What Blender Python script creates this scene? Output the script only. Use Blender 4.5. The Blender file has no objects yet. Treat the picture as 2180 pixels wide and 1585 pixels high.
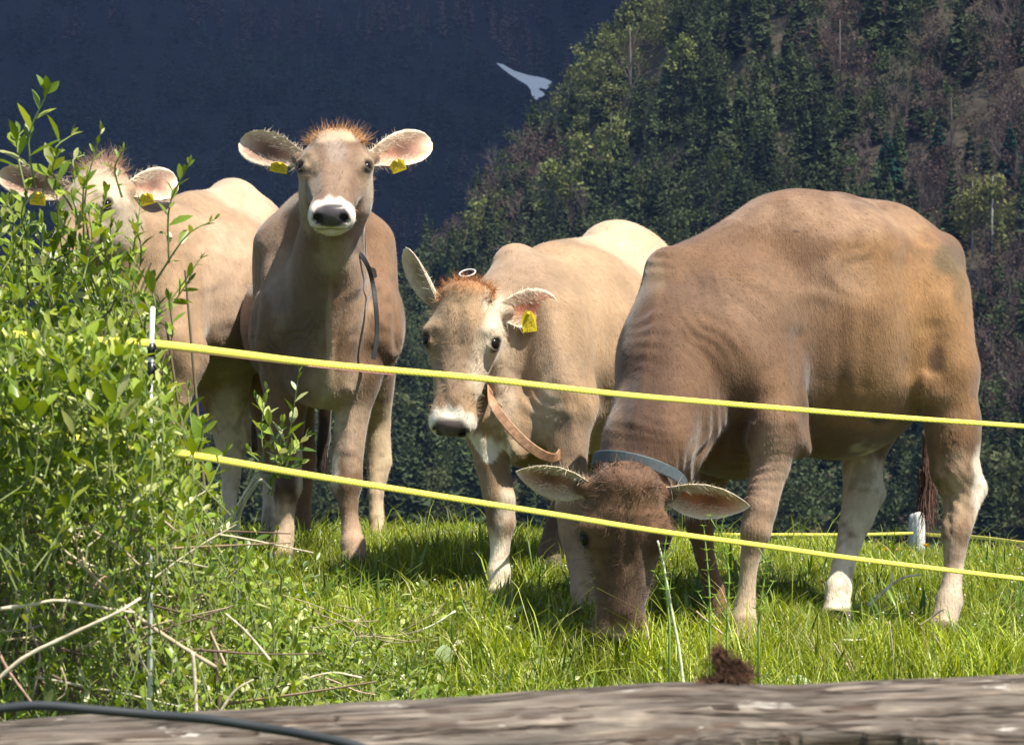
import bpy, bmesh, math, random
import numpy as np
from mathutils import Vector, Matrix
rng = np.random.default_rng(7)
random.seed(7)
C = bpy.context.scene.collection
scn = bpy.context.scene
F0 = 6000.0                       # focal length in photo pixels
CX, CY = 1090.0, 900.0            # optical axis in photo pixels (eye level is row 900)

# ------------------------------------------------------------------ camera, world, sun, exposure
cam_d = bpy.data.cameras.new('camera'); cam = bpy.data.objects.new('camera', cam_d); C.objects.link(cam)
cam.location = (0, 0, 0); cam.rotation_euler = (math.pi/2, 0, 0)
cam_d.sensor_width = 36.0; cam_d.lens = 36.0*F0/2180.0
cam_d.shift_y = (CY-792.5)/2180.0
cam_d.clip_start = 0.1; cam_d.clip_end = 20000
cam_d.dof.use_dof = True; cam_d.dof.focus_distance = 8.1; cam_d.dof.aperture_fstop = 20
scn.camera = cam
SUN = Vector((0.40, -0.28, 0.87)).normalized()
w = bpy.data.worlds.new('World'); scn.world = w; w.use_nodes = True
nt = w.node_tree; bg = nt.nodes['Background']
sky = nt.nodes.new('ShaderNodeTexSky'); sky.sky_type = 'NISHITA'; sky.sun_disc = False
sky.sun_elevation = math.asin(SUN.z); sky.sun_rotation = math.atan2(SUN.x, SUN.y)
nt.links.new(sky.outputs[0], bg.inputs[0]); bg.inputs[1].default_value = 0.085
sl = bpy.data.lights.new('sun', 'SUN'); sl.energy = 5.0; sl.angle = math.radians(0.5); sl.color = (1, 0.935, 0.82)
so = bpy.data.objects.new('sun', sl); C.objects.link(so)
so.rotation_euler = SUN.to_track_quat('Z', 'Y').to_euler(); so.location = (30, -20, 60)
scn.view_settings.view_transform = 'Standard'; scn.view_settings.look = 'None'
scn.view_settings.gamma = 1.0; scn.view_settings.exposure = 0.98

# ------------------------------------------------------------------ helpers
def V(*a): return np.array(a, dtype=float)
def P(px, py, Y):                  # a photo direction at its own distance Y (metres)
    return V((px-CX)/F0*Y, Y, (CY-py)/F0*Y)
def tag(o, label=None, cat=None, group=None, kind=None):
    if label: o['label'] = label
    if cat: o['category'] = cat
    if group: o['group'] = group
    if kind: o['kind'] = kind
    return o
def empty(name, loc):
    o = bpy.data.objects.new(name, None); C.objects.link(o); o.location = loc
    o.empty_display_size = 0.1
    return o
def mesh_obj(name, verts, faces, mat=None, parent=None, col=None, smooth=True, origin=None, gloss=None):
    """verts (n,3) world, faces list of tuples or (m,k) array; col per-vertex rgba"""
    verts = np.asarray(verts, dtype=np.float32)
    me = bpy.data.meshes.new(name)
    org = V(0, 0, 0)
    if parent is not None: org = np.array(parent.matrix_basis.translation)
    elif origin is not None: org = np.asarray(origin, float)
    vv = verts - org.astype(np.float32)
    if isinstance(faces, np.ndarray) and faces.ndim == 2:
        n, k = faces.shape
        me.vertices.add(len(vv)); me.vertices.foreach_set('co', vv.ravel())
        me.loops.add(n*k); me.loops.foreach_set('vertex_index', faces.ravel().astype(np.int32))
        me.polygons.add(n); me.polygons.foreach_set('loop_start', np.arange(0, n*k, k, dtype=np.int32))
        try: me.polygons.foreach_set('loop_total', np.full(n, k, dtype=np.int32))
        except Exception: pass
        me.update(calc_edges=True); me.validate()
    else:
        me.from_pydata([tuple(map(float, v)) for v in vv], [], [tuple(int(i) for i in f) for f in faces]); me.update()
    if smooth: me.polygons.foreach_set('use_smooth', np.ones(len(me.polygons), dtype=bool))
    if col is not None:
        at = me.color_attributes.new('Col', 'FLOAT_COLOR', 'POINT')
        col = np.asarray(col, dtype=np.float32)
        if col.shape[1] == 3: col = np.concatenate([col, np.ones((len(col), 1), np.float32)], 1)
        at.data.foreach_set('color', col.ravel())
    o = bpy.data.objects.new(name, me); C.objects.link(o)
    if mat: me.materials.append(mat)
    if parent is not None: o.parent = parent
    else: o.location = org
    return o
class MB:
    """collects pieces of mixed faces into one mesh"""
    def __init__(s): s.v = []; s.f = []; s.c = []; s.n = 0
    def add(s, v, f, c):
        v = np.asarray(v, float); s.v.append(v)
        s.f += [tuple(i+s.n for i in q) for q in f]
        c = np.asarray(c, float)
        if c.ndim == 1: c = np.tile(c, (len(v), 1))
        s.c.append(c); s.n += len(v)
    def tube(s, pts, rad, c=(.5, .5, .5), n=8, cap=True):
        pts = np.asarray(pts, float); m = len(pts)
        rad = np.full(m, rad) if np.isscalar(rad) else np.asarray(rad, float)
        t = np.gradient(pts, axis=0); t /= np.linalg.norm(t, axis=1)[:, None]+1e-12
        up = V(0, 0, 1) if abs(t[0, 2]) < .9 else V(0, 1, 0)
        a = np.cross(t, up); a /= np.linalg.norm(a, axis=1)[:, None]+1e-9
        b = np.cross(t, a)
        th = np.linspace(0, 2*np.pi, n, endpoint=False)
        vv = pts[:, None]+rad[:, None, None]*(a[:, None]*np.cos(th)[None, :, None]+b[:, None]*np.sin(th)[None, :, None])
        ff = [(i*n+j, i*n+(j+1) % n, (i+1)*n+(j+1) % n, (i+1)*n+j) for i in range(m-1) for j in range(n)]
        if cap: ff += [tuple(range(n))[::-1], tuple((m-1)*n+j for j in range(n))]
        c = np.asarray(c, float)
        if c.ndim == 2: c = np.repeat(c, n, axis=0)
        s.add(vv.reshape(-1, 3), ff, c)
    def build(s, name, mat, parent=None, smooth=True, origin=None):
        return mesh_obj(name, np.concatenate(s.v), s.f, mat, parent, np.concatenate(s.c), smooth, origin)
def spline(pts, n):                # Catmull-Rom through rows of pts
    p = np.asarray(pts, float); m = len(p)
    if m == 2: return p[0]+(p[1]-p[0])*np.linspace(0, 1, n)[:, None]
    q = np.vstack([2*p[0]-p[1], p, 2*p[-1]-p[-2]])
    t = np.linspace(0, m-1-1e-9, n); i = t.astype(int); f = (t-i)[:, None]
    a, b, c, d = q[i], q[i+1], q[i+2], q[i+3]
    return .5*((2*b)+(-a+c)*f+(2*a-5*b+4*c-d)*f*f+(-a+3*b-3*c+d)*f**3)
# ---- smooth value noise in numpy
_tab = rng.random((64, 64, 64)).astype(np.float32)
def vnoise(p, sc=1.0):
    q = np.asarray(p, float)*sc; i = np.floor(q).astype(int); f = q-i; f = f*f*(3-2*f); r = 0
    for dx in (0, 1):
        for dy in (0, 1):
            for dz in (0, 1):
                wgt = (f[..., 0] if dx else 1-f[..., 0])*(f[..., 1] if dy else 1-f[..., 1])*(f[..., 2] if dz else 1-f[..., 2])
                r = r+wgt*_tab[(i[..., 0]+dx) & 63, (i[..., 1]+dy) & 63, (i[..., 2]+dz) & 63]
    return r
# ---- materials
def new_mat(name, rough=.6, spec=.3):
    m = bpy.data.materials.new(name); m.use_nodes = True; t = m.node_tree; b = t.nodes['Principled BSDF']
    b.inputs['Roughness'].default_value = rough; b.inputs['Specular IOR Level'].default_value = spec
    return m, t, b
def nd(t, typ, **kw):
    n = t.nodes.new(typ)
    for k, v in kw.items():
        if k in n.inputs.keys() if hasattr(n.inputs, 'keys') else False: n.inputs[k].default_value = v
        else: setattr(n, k, v)
    return n
def noise(t, scale, detail=4, rough=.55, stretch=None, coord='Object', loc=(0, 0, 0)):
    tc = nd(t, 'ShaderNodeTexCoord'); mp = nd(t, 'ShaderNodeMapping')
    if stretch: mp.inputs['Scale'].default_value = stretch
    mp.inputs['Location'].default_value = loc
    n = nd(t, 'ShaderNodeTexNoise'); n.inputs['Scale'].default_value = scale; n.inputs['Detail'].default_value = detail
    n.inputs['Roughness'].default_value = rough
    t.links.new(tc.outputs[coord], mp.inputs[0]); t.links.new(mp.outputs[0], n.inputs['Vector'])
    return n
def ramp(t, fac, stops):
    r = nd(t, 'ShaderNodeValToRGB'); e = r.color_ramp.elements
    while len(e) < len(stops): e.new(.5)
    for el, (p, c) in zip(e, stops):
        el.position = p; el.color = (*c, 1) if len(c) == 3 else c
    t.links.new(fac, r.inputs[0]); return r
def mixc(t, a, b, fac, mode='MIX'):
    m = nd(t, 'ShaderNodeMix', data_type='RGBA', blend_type=mode)
    for s, x in ((6, a), (7, b), (0, fac)):
        if hasattr(x, 'is_output'): t.links.new(x, m.inputs[s])
        else: m.inputs[s].default_value = x if s == 0 else (*x, 1)
    return m.outputs[2]
def bump(t, b, h, strength=.3, dist=.01):
    n = nd(t, 'ShaderNodeBump'); n.inputs['Strength'].default_value = strength; n.inputs['Distance'].default_value = dist
    t.links.new(h, n.inputs['Height']); t.links.new(n.outputs[0], b.inputs['Normal']); return n
def col_mat(name, rough=.6, spec=.3, var=.25, vscale=8, transl=0.0, bumps=None, sheen=0.0):
    """vertex colour modulated by noise; optional light through thin leaves"""
    m, t, b = new_mat(name, rough, spec)
    a = nd(t, 'ShaderNodeVertexColor', layer_name='Col')
    n = noise(t, vscale); r = ramp(t, n.outputs[0], [(.3, (1-var,)*3), (.7, (1+var*.6,)*3)])
    c = mixc(t, a.outputs[0], r.outputs[0], 1.0, 'MULTIPLY'); t.links.new(c, b.inputs['Base Color'])
    if sheen: b.inputs['Sheen Weight'].default_value = sheen; b.inputs['Sheen Roughness'].default_value = .5
    if bumps:
        n2 = noise(t, bumps[0], 3, .6, bumps[3] if len(bumps) > 3 else None); bump(t, b, n2.outputs[0], bumps[1], bumps[2])
    if transl:
        tr = nd(t, 'ShaderNodeBsdfTranslucent'); hs = nd(t, 'ShaderNodeHueSaturation')
        hs.inputs['Saturation'].default_value = 1.1; hs.inputs['Value'].default_value = 1.3; hs.inputs['Hue'].default_value = .485
        t.links.new(c, hs.inputs['Color']); t.links.new(hs.outputs[0], tr.inputs[0])
        mx = nd(t, 'ShaderNodeMixShader'); mx.inputs[0].default_value = transl
        t.links.new(b.outputs[0], mx.inputs[1]); t.links.new(tr.outputs[0], mx.inputs[2])
        t.links.new(mx.outputs[0], t.nodes['Material Output'].inputs[0])
    return m

# ------------------------------------------------------------------ ground height
_ky = np.array([-40, 0, 3, 5, 7, 7.75, 8.25, 8.5, 9, 10, 10.8, 11.5, 12.5, 14, 20, 60, 250, 400, 5000.])
_kz = np.array([-2.2, -1.8, -1.4, -1.07, -.72, -.60, -.555, -.53, -.455, -.455, -.468, -.50, -.60, -.80, -1.9, -8, -26, -28, -28.])
def ground(x, y):
    x = np.asarray(x, float); y = np.asarray(y, float)
    z = sum(np.interp(y+d, _ky, _kz) for d in (-.3, -.15, 0, .15, .3))/5
    t = np.clip((30-np.abs(y-8))/20, 0, 1)
    return z-.04*np.clip(x, -.4, 6)*t
# ------------------------------------------------------------------ animals: signed distance bodies
class SDF:
    def __init__(s): s.p = []
    def cap(s, a, ra, b, rb, k=.04, sub=False):
        s.p.append(('c', np.asarray(a, float), ra, np.asarray(b, float), rb, k, sub))
    def chain(s, pts, k=.04):            # pts: (px,py,Y,rpx)
        q = [(P(a, b, y), r/F0*y) for a, b, y, r in pts]
        for i, ((a, ra), (b, rb)) in enumerate(zip(q[:-1], q[1:])): s.cap(a, ra, b, rb, k if i == 0 else min(k, .010))
    def ell(s, c, R, r, k=.04, sub=False):     # R rows = unit axes
        s.p.append(('e', np.asarray(c, float), np.asarray(R, float), np.asarray(r, float), None, k, sub))
    def d(s, pr, X):
        if pr[0] == 'c':
            _, a, ra, b, rb, k, sub = pr
            ab = (b-a).astype(np.float32); L2 = float(ab@ab)+1e-12
            pa = X-a.astype(np.float32); h = np.clip((pa@ab)/L2, 0, 1)
            return np.sqrt(((pa-h[..., None]*ab)**2).sum(-1))-(ra+(rb-ra)*h)
        _, c, R, r, _, k, sub = pr
        q = (X-c.astype(np.float32))@R.T.astype(np.float32)
        k0 = np.sqrt(((q/r.astype(np.float32))**2).sum(-1)); k1 = np.sqrt(((q/(r*r).astype(np.float32))**2).sum(-1))+1e-6
        return k0*(k0-1)/k1
    @staticmethod
    def comb(f, d, k, sub):
        if sub:
            d = -d; h = np.clip(k-np.abs(f-d), 0, None)/k; return np.maximum(f, d)+h*h*k*.25
        h = np.clip(k-np.abs(f-d), 0, None)/k; return np.minimum(f, d)-h*h*k*.25
    def bbox(s, pr, pad=True):
        if pr[0] == 'c':
            lo = np.minimum(pr[1]-pr[2], pr[3]-pr[4]); hi = np.maximum(pr[1]+pr[2], pr[3]+pr[4])
        else:
            e = np.sqrt(((pr[2]*pr[3][:, None])**2).sum(0)); lo = pr[1]-e; hi = pr[1]+e
        m = (pr[5]+.02) if pad else 0
        return lo-m, hi+m
    def eval(s, X):
        f = np.full(X.shape[:-1], 1.0, np.float32)
        for pr in s.p: f = s.comb(f, s.d(pr, X), pr[5], pr[6])
        return f
    def mesh(s, h=.008):
        bb = [s.bbox(p, False) for p in s.p if not p[6]]
        lo = np.min([b[0] for b in bb], 0)-3*h-.03; hi = np.max([b[1] for b in bb], 0)+3*h+.03
        n = np.ceil((hi-lo)/h).astype(int)+1
        ax = [(lo[i]+h*np.arange(n[i])).astype(np.float32) for i in range(3)]
        f = np.full(n, 1.0, np.float32)
        for pr in s.p:
            a, b = s.bbox(pr); i0 = np.clip(((a-lo)/h).astype(int), 0, n); i1 = np.clip(((b-lo)/h).astype(int)+2, 0, n)
            if (i1 <= i0).any(): continue
            sl_ = tuple(slice(i0[i], i1[i]) for i in range(3))
            X = np.stack(np.meshgrid(*[ax[i][sl_[i]] for i in range(3)], indexing='ij'), -1)
            f[sl_] = s.comb(f[sl_], s.d(pr, X), pr[5], pr[6])
        sg = f < 0
        nc = n-1
        cnt = np.zeros(nc, np.uint8)
        for dx in (0, 1):
            for dy in (0, 1):
                for dz in (0, 1): cnt += sg[dx:dx+nc[0], dy:dy+nc[1], dz:dz+nc[2]]
        act = (cnt > 0) & (cnt < 8)
        ci = np.argwhere(act); idx = np.full(nc, -1, np.int64); idx[act] = np.arange(len(ci))
        acc = np.zeros((len(ci), 3)); w_ = np.zeros(len(ci))
        corner = lambda o: f[ci[:, 0]+o[0], ci[:, 1]+o[1], ci[:, 2]+o[2]]
        for a in range(3):
            o1, o2 = [i for i in range(3) if i != a]
            for u in (0, 1):
                for v in (0, 1):
                    c0 = [0, 0, 0]; c0[o1] = u; c0[o2] = v; c1 = list(c0); c1[a] = 1
                    f0, f1 = corner(c0), corner(c1); m = (f0 < 0) != (f1 < 0)
                    t = np.where(m, f0/(f0-f1+1e-12), 0); p = np.tile(np.array(c0, float), (len(ci), 1)); p[:, a] = t
                    acc[m] += p[m]; w_[m] += 1
        vs = lo+h*(ci+acc/np.maximum(w_, 1)[:, None])
        quads = []
        for a in range(3):
            o1, o2 = (a+1) % 3, (a+2) % 3
            s0 = [slice(None)]*3; s1 = [slice(None)]*3; s0[a] = slice(0, -1); s1[a] = slice(1, None)
            ch = sg[tuple(s0)] != sg[tuple(s1)]
            e = np.argwhere(ch); e = e[(e[:, o1] > 0) & (e[:, o2] > 0) & (e[:, o1] < nc[o1]) & (e[:, o2] < nc[o2])]
            def cid(d1, d2):
                q = e.copy(); q[:, o1] -= d1; q[:, o2] -= d2; return idx[q[:, 0], q[:, 1], q[:, 2]]
            q = np.stack([cid(1, 1), cid(0, 1), cid(0, 0), cid(1, 0)], 1)
            flip = ~sg[e[:, 0], e[:, 1], e[:, 2]]; q[flip] = q[flip][:, ::-1]
            quads.append(q)
        return vs, np.concatenate(quads)
    def project(s, X, it=3):
        X = X.astype(np.float32); e = .0015
        for _ in range(it):
            f = s.eval(X); g = np.stack([s.eval(X+d)-s.eval(X-d) for d in np.eye(3, dtype=np.float32)*e], -1)/(2*e)
            X = X-np.clip(f, -.006, .006)[:, None]*g/((g**2).sum(-1)[:, None]+.2)
        return X
def refine(vs, fs, sel):
    """subdivide quads whose vertices are all selected; neighbours become n-gons"""
    bm = bmesh.new()
    for v in vs: bm.verts.new(v)
    bm.verts.ensure_lookup_table()
    for q in fs:
        try: bm.faces.new([bm.verts[i] for i in q])
        except ValueError: pass
    ed = [e for e in bm.edges if sel[e.verts[0].index] and sel[e.verts[1].index]]
    bm.verts.index_update()
    bmesh.ops.subdivide_edges(bm, edges=ed, cuts=1, use_grid_fill=True)
    bm.verts.index_update()
    v = np.array([x.co[:] for x in bm.verts]); f = [tuple(x.index for x in q.verts) for q in bm.faces]
    bm.free(); return v, f

EAR_C = dict(inner=(.50, .22, .13), pale=(.80, .68, .52))
def make_ear(mb, base, tip, opn, W, coat, cup=(.9, .3), inner=EAR_C['inner'], bend=0.0, droop=V(0, 0, 0), point=False, basec=(.60, .46, .34)):
    base = np.asarray(base, float); tip = np.asarray(tip, float)
    a = tip-base; L = np.linalg.norm(a); a = a/L; n = opn-a*(opn@a); n /= np.linalg.norm(n); b = np.cross(a, n)
    U = np.linspace(0, 1, 17); Vv = np.linspace(-1, 1, 13)
    prof = np.interp(U, [0, .12, .3, .5, .7, .85, .95, 1], [.34, .50, .88, 1, .84, .52, .24, .02] if point else [.38, .50, .82, 1, 1.0, .80, .50, .14])*W
    vs = []; cs = []; out = []
    for i, u in enumerate(U):
        c_ = cup[0]+(cup[1]-cup[0])*min(1, u*1.3)
        for v in Vv:
            p = base+a*L*u+b*prof[i]*v+n*(c_*prof[i]*(abs(v)**1.7)-.35*c_*prof[i])+n*bend*u*u+droop*u*u
            vs.append(p); out.append(p-n*(.0045+.006*(1-u))*(1-.55*v*v))
            edge = max(abs(v)**3, u**8)
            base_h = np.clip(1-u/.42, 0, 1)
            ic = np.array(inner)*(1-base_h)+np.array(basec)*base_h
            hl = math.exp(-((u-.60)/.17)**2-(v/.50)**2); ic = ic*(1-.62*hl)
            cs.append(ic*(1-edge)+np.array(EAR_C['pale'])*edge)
    nU, nV = len(U), len(Vv); N = nU*nV
    oc = []
    for i, u in enumerate(U):
        for v in Vv:
            e = max(abs(v)**4, u**10); oc.append(np.array(coat)*(1-e)+np.array(EAR_C['pale'])*e)
    f = []
    for i in range(nU-1):
        for j in range(nV-1):
            q = (i*nV+j, i*nV+j+1, (i+1)*nV+j+1, (i+1)*nV+j); f.append(q); f.append(tuple(N+x for x in q[::-1]))
    for i in range(nU-1):
        for j in (0, nV-1): f.append((i*nV+j, (i+1)*nV+j, N+(i+1)*nV+j, N+i*nV+j))
    for j in range(nV-1): f.append(((nU-1)*nV+j, (nU-1)*nV+j+1, N+(nU-1)*nV+j+1, N+(nU-1)*nV+j))
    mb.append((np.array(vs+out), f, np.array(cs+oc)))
    return a, b, n, L, prof
def strands(roots, dirs, length, width, cols, curl=.3, seg=3, seed=1):
    """thin tapering hairs; returns verts, quads, cols"""
    r = np.random.default_rng(seed); N = len(roots)
    dirs = dirs/np.linalg.norm(dirs, axis=1)[:, None]
    side = np.cross(dirs, V(0, 1, 0.2)+r.normal(0, .35, (N, 3))); side /= np.linalg.norm(side, axis=1)[:, None]+1e-9
    c1 = r.normal(0, 1, (N, 3))*curl
    length = np.broadcast_to(length, (N,)); v = np.zeros((N, seg+1, 2, 3))
    for i in range(seg+1):
        t = i/seg; p = roots+dirs*(length*t)[:, None]+c1*(length*t*t)[:, None]
        w2 = width*(1-.85*t)*.5
        v[:, i, 0] = p-side*w2; v[:, i, 1] = p+side*w2
    base = np.arange(N)[:, None]*(2*(seg+1)); q = []
    for i in range(seg): q.append(base+np.array([2*i, 2*i+1, 2*i+3, 2*i+2]))
    return v.reshape(-1, 3), np.concatenate(q), np.repeat(cols, 2*(seg+1), axis=0)

def frame(Fd, Nh):
    Fd = np.asarray(Fd, float); Fd = Fd/np.linalg.norm(Fd); Nh = np.asarray(Nh, float)
    N = Nh-Fd*(Nh@Fd); N /= np.linalg.norm(N); L = np.cross(Fd, N); 
    if L[0] < 0: L = -L
    return L, Fd, N
def head(s, O, fr, sc=1.0):
    """adds the head shapes; local coords (lateral, along face, outward)"""
    L, Fd, N = fr; R = np.array([L, Fd, N])
    T = lambda l, f, n: np.asarray(O)+sc*(l*L+f*Fd+n*N)
    E = lambda c, r, k=.03, sub=False: s.ell(T(*c), R, np.array(r)*sc, k*sc, sub)
    E((0, .070, -.085), (.094, .095, .082), .04)
    E((0, .016, -.05), (.070, .035, .042), .04)
    E((0, .135, -.088), (.100, .085, .076), .04)
    s.cap(T(0, .15, -.092), .074*sc, T(0, .345, -.075), .045*sc, .04*sc)
    for g in (-1, 1):
        s.cap(T(g*.036, .20, -.088), .040*sc, T(g*.026, .37, -.084), .032*sc, .03*sc)
        E((g*.088, .150, -.066), (.028, .050, .030), .03)         # orbit
        E((g*.064, .150, -.160), (.038, .090, .062), .04)         # cheek
        s.cap(T(g*.066, .20, -.105), .020*sc, T(g*.050, .30, -.105), .016*sc, .03*sc)
        E((g*.036, .405, -.092), (.036, .046, .046), .03)         # upper lip
    s.cap(T(0, .13, -.165), .062*sc, T(0, .35, -.135), .036*sc, .04*sc)
    E((0, .390, -.135), (.042, .042, .024), .02)                  # chin
    E((0, .425, -.080), (.047, .030, .036), .015)                 # nose pad
    for g in (-1, 1):
        e_ = V(g*.72, .0, .69); A_ = V(g*-.35, .90, .25); A_ /= np.linalg.norm(A_); B_ = np.cross(e_, A_)
        c_ = V(g*.094, .170, -.056)
        s.ell(T(*(c_+e_*.018)), R, np.array((.020, .024, .020))*sc, .010*sc, True)
        rg = [c_+e_*.0105+A_*.0215*math.cos(t_)+B_*.0145*math.sin(t_) for t_ in np.linspace(0, 2*np.pi, 11)]
        for a_, b_ in zip(rg[:-1], rg[1:]): s.cap(T(*a_), .0042*sc, T(*b_), .0042*sc, .007*sc)
        s.cap(T(g*.070, .138, -.030), .010*sc, T(g*.106, .142, -.052), .009*sc, .022*sc)      # brow fold
        s.cap(T(g*.030, .456, -.066), .0095*sc, T(g*.049, .436, -.090), .006*sc, .008*sc, True) # nostril
    s.cap(T(-.05, .43, -.116), .003*sc, T(.05, .43, -.116), .003*sc, .008*sc, True)          # mouth
    for g in (-1, 1): s.cap(T(g*.045, .435, -.116), .003*sc, T(g*.060, .36, -.125), .003*sc, .008*sc, True)
    return T
def head_paint(X, col, T, fr, O, sc, muzzle=(.86, .80, .70), coat=None, pad=(.05, .042, .045), ring=.82):
    L, Fd, N = fr; q = (X-np.asarray(O))/sc; l, f, n = q@L, q@Fd, q@N
    near = (np.abs(l) < .16) & (f > .0) & (f < .52) & (n > -.24) & (n < .06)
    def mixin(wt, c):
        wt = np.clip(wt, 0, 1)*near; col[:, :3] = col[:, :3]*(1-wt[:, None])+np.array(c)*wt[:, None]
    ss = lambda x, a, b: np.clip((x-a)/(b-a), 0, 1)**2*(3-2*np.clip((x-a)/(b-a), 0, 1))
    edge = .376+.02*np.abs(l)/.06+.006*np.sin(l*180)
    mixin(ss(f, edge-.012, edge+.012)*ring, muzzle)
    # dark nose pad
    dpad = ((l/.050)**2+((n+.070)/.034)**2)
    wp = ss(-dpad, -1.25, -.85)*ss(f, .405, .425)
    mixin(wp, pad); col[:, 3] = np.maximum(col[:, 3]*0+0, np.where(near, wp, 0))+0
    mixin(ss(-(((np.abs(l)-.040)/.018)**2+((n+.076)/.020)**2), -1.2, -.5)*ss(f, .42, .43), (.008, .006, .006))
    mixin(ss(-np.abs(n+.116)/.006, -1, -.2)*ss(f, .36, .38)*.8, (.03, .02, .02))
    # eye rims
    de = np.sqrt(((np.abs(l)-.101)/.019)**2+((f-.171)/.027)**2+((n+.049)/.019)**2)
    mixin(ss(-de, -1.25, -.9)*.9, (.02, .014, .01))
    
def paint_blobs(X, col, blobs):
    for px, py, Y, r, c, st in blobs:
        c0 = P(px, py, Y); d = X-c0
        if isinstance(r, tuple):
            qx = CX+X[:, 0]/X[:, 1]*F0; qy = CY-X[:, 2]/X[:, 1]*F0
            q = np.sqrt(((qx-px)/r[0])**2+((qy-py)/r[1])**2+(d[:, 1]/.30)**4)
            q = q+(vnoise(X, 22)-.5)*.5+(vnoise(X, 60)-.5)*.3
            wt = np.clip((1.3-q)/.75, 0, 1); wt = wt*wt*(3-2*wt)*st
            col[:, :3] = col[:, :3]*(1-wt[:, None])+np.array(c)*wt[:, None]; continue
        rr = np.atleast_1d(np.array(r, float))/F0*Y
        if len(rr) == 1: rr = np.array([rr[0]]*3)
        elif len(rr) == 2: rr = np.array([rr[0], max(rr), rr[1]])
        q = np.sqrt(((d/rr)**2).sum(1))
        q = q+(vnoise(X, 22)-.5)*.5+(vnoise(X, 60)-.5)*.25
        wt = np.clip((1.25-q)/.6, 0, 1); wt = wt*wt*(3-2*wt)*st
        col[:, :3] = col[:, :3]*(1-wt[:, None])+np.array(c)*wt[:, None]

def coat_material():
    m, t, b = new_mat('coat', .72, .18)
    a = nd(t, 'ShaderNodeVertexColor', layer_name='Col')
    n1 = noise(t, 9, 5, .6); n2 = noise(t, 70, 4, .65, (1, 1, .35)); n3 = noise(t, 260, 2, .6, (1, 1, .3))
    r1 = ramp(t, n1.outputs[0], [(.30, (.80, .78, .76)), (.72, (1.14, 1.12, 1.08))])
    r2 = ramp(t, n2.outputs[0], [(.30, (.84, .83, .82)), (.70, (1.10, 1.10, 1.10))])
    c = mixc(t, a.outputs[0], r1.outputs[0], 1.0, 'MULTIPLY'); c = mixc(t, c, r2.outputs[0], .8, 'MULTIPLY')
    t.links.new(c, b.inputs['Base Color'])
    b.inputs['Sheen Weight'].default_value = .25; b.inputs['Sheen Roughness'].default_value = .45
    sb = nd(t, 'ShaderNodeMath', operation='SUBTRACT'); sb.inputs[0].default_value = .72
    ml = nd(t, 'ShaderNodeMath', operation='MULTIPLY'); ml.inputs[1].default_value = .42
    t.links.new(a.outputs[1], ml.inputs[0]); t.links.new(ml.outputs[0], sb.inputs[1]); t.links.new(sb.outputs[0], b.inputs['Roughness'])
    ad = nd(t, 'ShaderNodeMath', operation='ADD'); t.links.new(n2.outputs[0], ad.inputs[0]); t.links.new(n3.outputs[0], ad.inputs[1])
    inv = nd(t, 'ShaderNodeMath', operation='SUBTRACT'); inv.inputs[0].default_value = 1; t.links.new(a.outputs[1], inv.inputs[1])
    mm = nd(t, 'ShaderNodeMath', operation='MULTIPLY'); t.links.new(ad.outputs[0], mm.inputs[0]); t.links.new(inv.outputs[0], mm.inputs[1])
    bump(t, b, mm.outputs[0], .35, .006)
    return m
M_COAT = coat_material()
M_FUR = col_mat('fur', .7, .15, .15, 30, sheen=.3)
M_EYE, _t, _b = new_mat('eye_dark', .16, .12); _b.inputs['Base Color'].default_value = (.012, .008, .006, 1)
M_TAG = col_mat('tag_plastic', .35, .5, .08, 20)
M_LEATHER = col_mat('strap_leather', .6, .3, .45, 60, bumps=(150, .3, .002))
M_WEB = col_mat('strap_webbing', .65, .3, .2, 90, bumps=(300, .3, .001))

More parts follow.
